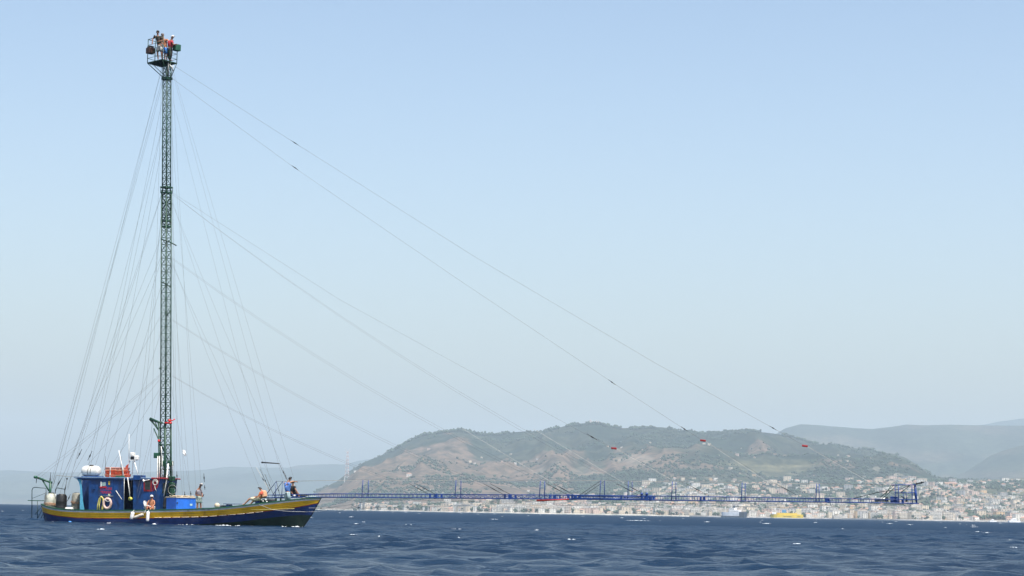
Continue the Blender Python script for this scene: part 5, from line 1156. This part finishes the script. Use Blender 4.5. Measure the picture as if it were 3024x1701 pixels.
def person(J, lat, face, label, skin, shirt=None, shorts=None, hat=None, hair=None, long_=False, sleeves=True, base=None, pose_group=None):
    """J: joints in the boat frame; lat: unit vector to the person's left; face: unit vector the face looks at"""
    J = {k: Vector(v) for k, v in J.items()}
    pel, ch, nk, hd = J['pelvis'], J['chest'], J['neck'], J['head']
    upv = (ch - pel).normalized()
    J.setdefault('shl', ch + lat * .17 + upv * .07); J.setdefault('shr', ch - lat * .17 + upv * .07)
    J.setdefault('hpl', pel + lat * .09 - upv * .06); J.setdefault('hpr', pel - lat * .09 - upv * .06)
    V, E, Rr = [], [], []
    def add(p, r_, par=None):
        V.append(Vector(p)); Rr.append(r_)
        if par is not None: E.append((par, len(V) - 1))
        return len(V) - 1
    i_p = add(pel, .125); i_b = add(pel.lerp(ch, .5), .118, i_p); i_c = add(ch, .135, i_b); i_n = add(nk, .055, i_c)
    hu = (hd - nk).normalized()
    i_h0 = add(hd - hu * .06, .066, i_n); i_h = add(hd + hu * .02, .083, i_h0); add(hd + hu * .095, .062, i_h)
    add(hd + face * .105 - hu * .01, .012, i_h)
    for s_, L in (('l', 1), ('r', -1)):
        i_s = add(J['sh' + s_], .058, i_c); e_ = J.get('el' + s_, J['sh' + s_] + Vector((0, 0, -.28))); w_ = J.get('wr' + s_, e_ + Vector((0, 0, -.24)))
        i1 = add(J['sh' + s_].lerp(e_, .5), .048, i_s); i_e = add(e_, .039, i1); i_f = add(e_.lerp(w_, .45), .037, i_e); i_w = add(w_, .026, i_f)
        hdv = (w_ - e_).normalized(); sd2 = hdv.cross(Vector((0, 0, 1))); sd2 = sd2.normalized() if sd2.length > .1 else Vector((0, 1, 0))
        i_pm = add(w_ + hdv * .07, .032, i_w)
        for k, ln in enumerate((.085, .095, .09, .07)):
            o_ = sd2 * ((k - 1.5) * .021); k1 = add(w_ + hdv * .105 + o_, .0095, i_pm); add(w_ + hdv * (.105 + ln * .8) + o_ * 1.15 + Vector((0, 0, -.03)), .0075, k1)
        k1 = add(w_ + hdv * .05 + sd2 * .045 * L, .011, i_pm); add(w_ + hdv * .09 + sd2 * .06 * L + Vector((0, 0, -.01)), .009, k1)
        i_hp = add(J['hp' + s_], .092, i_p); kn, an = J['kn' + s_], J['an' + s_]
        i1 = add(J['hp' + s_].lerp(kn, .5), .078, i_hp); i_k = add(kn, .055, i1); i_cf = add(kn.lerp(an, .35), .053, i_k); i_a = add(an, .036, i_cf)
        td = J.get('to' + s_, an + face * .16 + Vector((0, 0, -.05))); add(an.lerp(td, .3) + Vector((0, 0, -.03)), .035, i_a); add(td, .028, len(V) - 1)
    if base is None: base = Vector((pel.x, pel.y, min(J['anl'].z, J['anr'].z) - .06))
    o = thing('person', base, label, 'person')
    skin_obj('body', V, E, Rr, skin, o, base)
    if shirt:
        V2 = [ch, pel.lerp(ch, .5), pel + upv * .02, nk.lerp(ch, .55)]; E2 = [(0, 1), (1, 2), (0, 3)]; R2 = [.185, .172, .172, .10]
        for s_ in 'lr':
            e_ = J.get('el' + s_, J['sh' + s_] + Vector((0, 0, -.28))); n0 = len(V2); V2.append(J['sh' + s_]); E2.append((0, n0)); R2.append(.10)
            if sleeves: V2.append(J['sh' + s_].lerp(e_, .72)); E2.append((n0, n0 + 1)); R2.append(.082)
        skin_obj('shirt', V2, E2, R2, shirt, o, base)
    if shorts:
        V2 = [pel, pel + upv * .09]; E2 = [(0, 1)]; R2 = [.172, .165]
        for s_ in 'lr':
            n0 = len(V2); V2 += [J['hp' + s_], J['hp' + s_].lerp(J['kn' + s_], .6), J['hp' + s_].lerp(J['kn' + s_], .95)]; E2 += [(0, n0), (n0, n0 + 1), (n0 + 1, n0 + 2)]; R2 += [.128, .118, .108]
            if long_: V2 += [J['kn' + s_].lerp(J['an' + s_], .4), J['kn' + s_].lerp(J['an' + s_], .95)]; E2 += [(n0 + 2, n0 + 3), (n0 + 3, n0 + 4)]; R2 += [.088, .075]
        skin_obj('trousers' if long_ else 'shorts', V2, E2, R2, shorts, o, base)
    hb = hd + hu * .035
    rotm = Matrix((face, hu.cross(face).normalized(), hu)).transposed()
    for s_ in (-1, 1):
        g = MB(); sphere(g, hd + face * .088 + rotm @ Vector((0, s_ * .03, .02)), .010, 6); put(g, 'eye', BLKP, o, base)
        g = MB(); sphere(g, hd + rotm @ Vector((-.005, s_ * .088, 0)), .022, 6, 1.4); put(g, 'ear', skin, o, base)
    if hair or hat:
        g = MB(); prof = [(.099, -.02 if hair and not hat else .0), (.103, .03), (.092, .075), (.06, .108), (.01, .118)]
        g.lathe(prof, hb - face * .008, 14, rot=rotm)
        if hat: g.box(hb + face * .12 + hu * .012, (.12, .13, .014), rotm, bev=.005)
        put(g, 'cap' if hat else 'hair', hat or hair, o, base)
        if hat: g = MB(); g.lathe([(.088, -.035), (.094, 0), (.09, .02)], hb - face * .018, 12, rot=rotm); put(g, 'hair', mat('dark_hair', (.02, .015, .012), .7), o, base)
    return o
def D(x, z=.08): return deck_z(x) + z
vx, vy, vz = Vector((1, 0, 0)), Vector((0, 1, 0)), Vector((0, 0, 1))
cloth = lambda n, c, d=None: mat(n, c, .85, .15, 7, dirt=d)
# shirtless man on the chair
y = -1.46; pel = P(447, 1486, y)
pel.z = deck_z(pel.x) + .54
def off(p, dx, dy, dz_): return p + Vector((dx, dy, dz_))
z0_ = deck_z(pel.x)
person(dict(pelvis=pel, chest=off(pel, .02, -.02, .36), neck=off(pel, .03, -.03, .54), head=off(pel, .04, -.06, .66), ell=off(pel, -.24, -.12, .2), wrl=off(pel, .05, -.32, .02), elr=off(pel, .26, -.1, .22), wrr=off(pel, .2, -.35, .02),
            knl=off(pel, -.12, -.36, .03), anl=Vector((pel.x - .14, y - .28, z0_ + .1)), knr=off(pel, .26, -.34, .04), anr=Vector((pel.x + .36, y - .32, z0_ + .1)), shl=off(pel, -.16, -.02, .43), shr=off(pel, .20, -.02, .43), hpl=off(pel, -.1, -.05, -.02), hpr=off(pel, .1, -.05, -.02)),
       -vx, Vector((.1, -1, 0)).normalized(), 'shirtless tanned man in white cap seated on a white plastic chair against the blue cabin', SKT, None, cloth('maroon_shorts', (.10, .012, .02)), hat=WPLA)
# man standing with a phone
y = -1.15; f_ = Vector((.75, -.66, 0)); lt = Vector((.66, .75, 0)); pel = P(587, 1468, y); zz = deck_z(pel.x)
person(dict(pelvis=pel, chest=off(pel, .0, 0, .38), neck=off(pel, .05, -.03, .60), head=off(pel, .14, -.06, .74), shl=P(594, 1449, y + .12), shr=P(581, 1449, y - .12), elr=P(577.5, 1462, y - .18), wrr=P(593, 1465, y - .3), ell=P(597, 1460, y + .1), wrl=P(598, 1464, y - .2),
            knl=P(592.5, 1487, y + .08), anl=Vector((P(593, 1500, y).x, y + .08, zz + .08)), knr=P(583.5, 1487, y - .1), anr=Vector((P(584.5, 1500, y).x, y - .1, zz + .08))),
       lt, f_, 'bearded man in grey tee and pale shorts standing, looking down at a phone', SKD, cloth('grey_tee', (.24, .22, .24)), cloth('pale_shorts', (.42, .50, .44), ((.2, .28, .24), 6, .55)), hat=cloth('grey_white_cap', (.5, .48, .46)))
c = P(600.5, 1462.5, y - .33); g = MB(); g.box(c, (.03, .08, .14), Matrix.Rotation(R(30), 3, 'Y'), bev=.006); solo(g, 'mobile_phone', BLKP, c, 'dark phone held by the standing man in grey', 'phone')
# man seated on the windlass, yellow shirt
y = -.75; f_ = Vector((-1, 0, .05)).normalized(); pel = P(766, 1472, y)
person(dict(pelvis=pel, chest=P(774, 1456.5, y), neck=P(773, 1449, y), head=P(769, 1443.5, y), shl=P(774, 1453, y - .19), shr=P(774, 1453, y + .19), ell=P(768, 1466, y - .26), wrl=P(756.5, 1469, y - .22), elr=P(765, 1465, y + .22), wrr=P(754, 1467, y + .15),
            knl=P(737.5, 1472.5, y - .12), anl=P(722, 1488.5, y - .12), tol=P(716, 1488.5, y - .12), knr=P(749, 1479, y + .12), anr=P(741, 1487.5, y + .12), tor=P(736, 1488, y + .12)),
       -vy, f_, 'man in black cap and yellow-orange tee seated on the windlass with legs stretched out', SK, cloth('yellow_orange_tee', (.62, .34, .05), ((.6, .10, .06), 2.2, .5)), cloth('cream_shorts', (.62, .56, .38)), hat=BLKP)
b = P(780, 1470, y + .1); g = MB(); g.box(P(780, 1459, y), (.26, .4, .42), Matrix.Rotation(R(-14), 3, 'Y'), bev=.1); o = solo(g, 'life_jacket', cloth('pale_orange_vest', (.66, .36, .20)), b, 'pale orange life vest or bag behind the back of the seated man in yellow', 'life vest')
# blue tank top
y = -.6; pel = P(849, 1456, y); zz = deck_z(pel.x); f_ = Vector((.75, .66, 0)); lt = Vector((-.66, .75, 0))
person(dict(pelvis=pel, chest=off(pel, .0, .0, .40), neck=P(850, 1425, y), head=P(856, 1414.5, y + .05), shl=P(842, 1425.5, y + .14), shr=P(857, 1424, y - .1), elr=P(866, 1421.5, y + .05), wrr=P(874, 1422.5, y + .3), ell=P(839, 1427, y + .35), wrl=P(845, 1432, y + .5),
            knl=P(844, 1470, y + .1), anl=Vector((P(846, 1478, y).x, y + .22, zz + .3)), knr=P(853.5, 1470, y - .1), anr=Vector((P(854, 1478, y).x, y + .1, zz + .3))),
       lt, f_, 'man in blue sleeveless top and light jeans standing at the bow, one arm outstretched', SK, cloth('blue_vest', (.10, .22, .55)), cloth('light_jeans', (.42, .52, .52), ((.22, .32, .34), 6, .52)), hair=mat('black_hair', (.012, .012, .014), .6), long_=True, sleeves=False)
# dark clad man seated on the walkway behind him
y = .1; pel = P(864, 1459, y); f_ = Vector((.6, -.8, 0))
person(dict(pelvis=pel, chest=P(865, 1441, y), neck=P(865, 1433, y), head=P(865, 1426.5, y), shl=P(869, 1437, y - .15), shr=P(861, 1437, y + .1), ell=P(873, 1446, y - .25), wrl=P(879, 1454, y - .3), elr=P(859, 1447, y), wrr=P(862, 1455, y - .2),
            knl=P(877, 1453, y - .25), anl=P(883, 1466, y - .3), knr=P(872, 1456, y + .1), anr=P(875, 1467, y)),
       Vector((.8, .6, 0)), f_, 'dark-clad man seated at the bow behind the man in blue, knees bent', SKD, cloth('black_tee', (.02, .02, .022)), cloth('black_shorts', (.012, .012, .014)), hair=mat('black_hair2', (.012, .012, .014), .6))
# crow's nest crew
fz = cn[0].z + .05
def feet(px, py, y): p = P(px, py, y); return Vector((p.x, p.y, max(p.z, fz + .09)))
y = -.5
person(dict(pelvis=P(471, 134, y), chest=P(467, 114, y), neck=P(465.5, 105.5, y), head=P(466, 96.5, y - .03), shl=P(475.5, 109.5, y - .05), shr=P(457.5, 108.5, y), ell=P(484, 119, y - .12), wrl=P(471, 121.5, y - .3), elr=P(451, 115, y - .02), wrr=P(450, 123, y - .1),
            knl=P(477, 155, y - .05), anl=feet(478.5, 172, y), knr=P(465, 155, y), anr=feet(467, 173, y)),
       vx, Vector((.35, -.93, 0)), 'lookout in dark brown tee and pale shorts leaning on the platform rail', SKD, cloth('dark_brown_tee', (.05, .038, .028)), cloth('white_grey_shorts', (.42, .43, .40), ((.16, .17, .16), 7, .5)), hair=mat('black_hair3', (.012, .014, .014), .5))
y = .05
person(dict(pelvis=P(489.5, 144, y), chest=P(486, 121, y), neck=P(482, 112, y), head=P(480.5, 104.5, y - .02), shl=P(494, 117, y - .1), shr=P(480, 115, y + .05), ell=P(499, 124, y - .15), wrl=P(507, 121, y - .2), elr=P(478, 127, y), wrr=P(484, 133, y - .2),
            knl=P(494, 160, y - .05), anl=feet(492, 174, y), knr=P(487, 160, y + .05), anr=feet(486, 173, y)),
       Vector((.7, -.7, 0)).normalized(), Vector((.7, -.7, 0)).normalized(), 'grey-haired lookout, bare-chested, in shiny blue shorts on the mast platform', SKT, None, mat('shiny_blue_cloth', (.03, .20, .60), .35, .3, 5), hair=mat('grey_hair', (.16, .15, .15), .7))
y = -.1
person(dict(pelvis=P(503, 144, y), chest=P(503, 126, y), neck=P(506, 118, y), head=P(509, 110.5, y), shl=P(507, 122, y - .15), shr=P(499, 122, y + .15), ell=P(513, 132, y - .15), wrl=P(519, 131, y - .2), elr=P(500, 134, y + .1), wrr=P(512, 133, y + .1),
            knl=P(503.5, 162, y - .08), anl=feet(503, 176, y), knr=P(500, 162, y + .08), anr=feet(499, 176, y)),
       vy, vx, 'helmsman in white cap and red top by the green console up the mast', SKD, cloth('red_top', (.42, .03, .045), ((.05, .03, .03), 5, .55)), cloth('dark_trousers', (.02, .018, .02)), hat=WPLA, long_=True)
# ------------------------------------------------------------------ ferries and moored boats
def hullshape(mb, L_, B_, z0, z1, bow=.25, mi=0, n=10):
    pts = []
    for i in range(n + 1):
        t = i / n; x = -L_ / 2 + L_ * t; b = B_ / 2 * (1 if t < 1 - bow else math.cos((t - 1 + bow) / bow * math.pi / 2) ** .6 if t < 1 else .02)
        pts.append((x, b))
    v = [(x, -b, z0) for x, b in pts] + [(x, b, z0) for x, b in reversed(pts)]; k = len(v)
    v += [(x * (1 + .03 * (x > 0)), y, z1) for x, y, _ in v]
    mb.add(v, [tuple(range(k - 1, -1, -1)), tuple(range(k, 2 * k))] + [(i, (i + 1) % k, k + (i + 1) % k, k + i) for i in range(k)], mi); return mb
FW_ = mat('ferry_white', (.86, .86, .86), .5, .05, .2); FN = mat('ferry_navy', (.012, .028, .06), .5, .1, .2); FG = mat('ferry_grey', (.68, .71, .75), .5, .12, .2); FY = mat('ferry_yellow', (.85, .60, .02), .5, .06, .2); FB = mat('ferry_blue', (.05, .22, .5), .5, .1, .2)
def at(px, D_, z=0.0): return Vector((D_ * math.tan(th_of(px)), D_, z))
DF = 3900.0; U = DF / F
o = empty('ferry', at(2177, DF), R(180 - 38)); o.rotation_euler.z = R(180 - 30); o.scale = (1, 1, 1.25); tag(o, 'white ferry with dark blue hull and stern ramp heading left along the shore', 'ferry')
Lf = 66 * U / math.cos(R(30)); B_ = 11
hullshape(MB(), Lf, B_, -1, 2.0).build('hull', FN, o)
hullshape(MB(), Lf * .97, B_ * .98, 2.0, 7.2).build('car_deck', FG, o)
g = MB(); g.span(-Lf * .53, -Lf * .3, -B_ / 2 - .2, B_ / 2 + .2, .5, 7.8, bev=.3); g.build('stern_ramp', FN, o)
g = MB(); g.span(-Lf * .28, Lf * .14, -B_ * .45, B_ * .45, 7.2, 10.2, bev=.3); g.build('passenger_deck', FW_, o)
g = MB(); g.span(-Lf * .1, Lf * .14, -B_ * .42, B_ * .42, 10.2, 13.0, bev=.3); g.build('bridge', FW_, o)
g = MB(); g.span(-Lf * .09, Lf * .145, -B_ * .425, B_ * .425, 11.3, 12.2); g.build('bridge_window', WIN, o)
for k in range(9):
    x = -Lf * .26 + k * Lf * .045; g = MB(); g.span(x, x + 1.2, -B_ * .455, B_ * .455, 8.4, 9.3); g.build('window', WIN, o)
g = MB(); g.span(-Lf * .07, Lf * .0, -2, 2, 13, 16.5, bev=.3); g.build('funnel', FN, o)
for x, h_ in ((Lf * .08, 18), (Lf * .33, 15), (-Lf * .33, 13)):
    g = MB(); g.tube([(x, 0, 7), (x, 0, h_)], .25, 5); g.build('mast', FW_, o)
DF2 = 4050.0; U = DF2 / F
o = empty('ferry', at(2336, DF2), R(180 - 8)); tag(o, 'bright yellow ferry with lettering on its side and a blue funnel by the shore', 'ferry'); Lf = 94 * U / math.cos(R(8)); B_ = 13
hullshape(MB(), Lf, B_, -1, .8).build('boot_top', FW_, o)
hullshape(MB(), Lf * .995, B_, .8, 7.0).build('hull', FY, o); hullshape(MB(), Lf * .62, B_ * .9, 7.0, 9.8, .1).build('upper_deck', FY, o)
g = MB(); g.span(Lf * .02, Lf * .16, -2.5, 2.5, 9.8, 15, bev=.3); g.build('funnel', FB, o)
g = MB(); g.span(-Lf * .44, -Lf * .28, -B_ * .4, B_ * .4, 7.0, 17, bev=.3); g.build('stern_house', mat('ferry_cream', (.72, .62, .36), .5, .05, .2), o)
g = MB(); g.span(Lf * .34, Lf * .46, -B_ * .4, B_ * .4, 7.0, 10.6, bev=.3); g.build('bridge', FW_, o)
for x, h_ in ((Lf * .34, 19), (Lf * .46, 12), (-Lf * .3, 16), (-Lf * .2, 12)):
    g = MB(); g.tube([(x, 0, 5), (x, 0, h_)], .3, 5); g.build('mast', FW_, o)
def ttext(s_, w_, h_, m, parent, loc, flip=True):
    cu = bpy.data.curves.new('t', 'FONT'); cu.body = s_; cu.extrude = .05; cu.size = 1; cu.offset = .01; q = bpy.data.objects.new('t', cu); col.objects.link(q); bpy.context.view_layer.update()
    me = bpy.data.meshes.new_from_object(q.evaluated_get(bpy.context.evaluated_depsgraph_get())); bpy.data.objects.remove(q)
    co = np.array([v.co for v in me.vertices]); mn, mx_ = co.min(0), co.max(0)
    for v in me.vertices:
        fx = (v.co.x - mn[0]) / (mx_[0] - mn[0]); fz_ = (v.co.y - mn[1]) / (mx_[1] - mn[1])
        v.co = Vector((loc[0] - w_ * (fx - .5), loc[1] + abs(v.co.z), loc[2] + h_ * fz_))
    me.materials.clear(); me.materials.append(m); r_ = bpy.data.objects.new('lettering', me); col.objects.link(r_); r_.parent = parent
ttext('tirrenia', 15, 2.6, FN, o, (-1.0, B_ / 2 + .05, 2.0)); ttext('LINES', 6, 1.8, FN, o, (-21, B_ / 2 + .05, 2.4))
for i, (px, lab, s_) in enumerate(((2944, 'small white motor yacht moored at the far right quay', 1.), (3008, 'larger white yacht moored at the right edge of the view', 1.6))):
    o = empty('motor_yacht', at(px, 4200), R(12)); tag(o, lab, 'yacht', 'white yachts along the right quay')
    hullshape(MB(), 15 * s_, 4.5 * s_, -.6, 2.2 * s_, .5).build('hull', FW_, o); g = MB(); g.span(-4 * s_, 2.5 * s_, -1.6 * s_, 1.6 * s_, 2.2 * s_, 3.9 * s_, bev=.3); g.build('cabin', FW_, o); g = MB(); g.span(-2 * s_, 1 * s_, -1.3 * s_, 1.3 * s_, 3.9 * s_, 5.0 * s_, bev=.2); g.build('flybridge', FW_, o); g = MB(); g.span(-3.6 * s_, 2.6 * s_, -1.62 * s_, 1.62 * s_, 2.7 * s_, 3.2 * s_); g.build('window', WIN, o)
# ------------------------------------------------------------------ whitecaps and foam along the hull
def foam_patch(mb, c, L_, wd, h_, ang, seed):
    r_ = random.Random(seed); ca, sa = math.cos(ang), math.sin(ang); n = max(3, int(L_ / .22))
    for k in range(n * 3):
        t = r_.uniform(-.5, .5); x = t * L_; y = r_.gauss(0, wd * .3); s_ = r_.uniform(.25, 1.0) * wd * .5 * (1.1 - abs(t) * 1.6)
        if s_ < .015: continue
        hz_ = h_ * r_.uniform(.3, 1) * (1.1 - abs(t) * 1.5)
        p = Vector((c.x + x * ca - y * sa, c.y + x * sa + y * ca, c.z))
        q = [p + Vector((s_ * 1.6 * math.cos(a + k), s_ * math.sin(a + k), 0)) for a in (0, 1.3, 2.6, 3.8, 5.1)] + [p + Vector((0, 0, hz_))]
        mb.add(q, [(0, 1, 5), (1, 2, 5), (2, 3, 5), (3, 4, 5), (4, 0, 5)], 0, True)
g = MB()
for i in range(60):
    px = random.uniform(-100, 3120); dist = 90 + 1500 * random.random() ** 1.7
    if dist < 160 and px < 1000: continue
    c = Vector((dist * math.tan(th_of(px)), dist, .10)); Ls = random.choice((.25, .3, .4, .6, .9)) * (1 + dist / 1300)
    foam_patch(g, c, Ls, .09 + .00025 * dist, .03 + dist * .0001, random.gauss(0, .25), i)
for px, py, wpx, k in ((1895, 1537, 75, 1), (1470, 1533, 22, 1), (2275, 1546, 30, 1), (2100, 1541, 20, 1), (2640, 1546, 22, 1), (2700, 1549, 18, 1), (2885, 1551, 18, 1), (2890, 1556, 24, 1), (1250, 1517, 12, .6), (1050, 1526, 15, .6), (911, 1530, 17, 1.2)):
    dist = CAM_H * F / (py - hor(px)) * .93; c = Vector((dist * math.tan(th_of(px)), dist, .08)); foam_patch(g, c, wpx * dist / F, .26, .09 * k, 0, px)
for a, b, y in ((302, 366, -2.05), (528, 588, -2.0), (740, 770, -1.7), (820, 850, -1.2), (155, 165, -1.0), (395, 425, -2.1), (450, 462, -2.1), (640, 700, -1.95), (700, 726, -1.8), (862, 897, -.8)):
    q0, q1 = P(a, 1543, y), P(b, 1545, y); m_ = W(Vector(((q0.x + q1.x) / 2, y - .12, .05))); foam_patch(g, m_, q1.x - q0.x, .22, .07, -TH, a)
for px, py in ((310, 1566),):
    dist = CAM_H * F / (py - hor(px)); foam_patch(g, Vector((dist * math.tan(th_of(px)), dist, .06)), .45, .14, .05, .1, px)
o = g.build('sea_foam', mat('foam', (.60, .65, .68), .8, .1, 2)); tag(o, 'scattered white foam caps on the dark blue sea', 'foam', None, 'stuff')
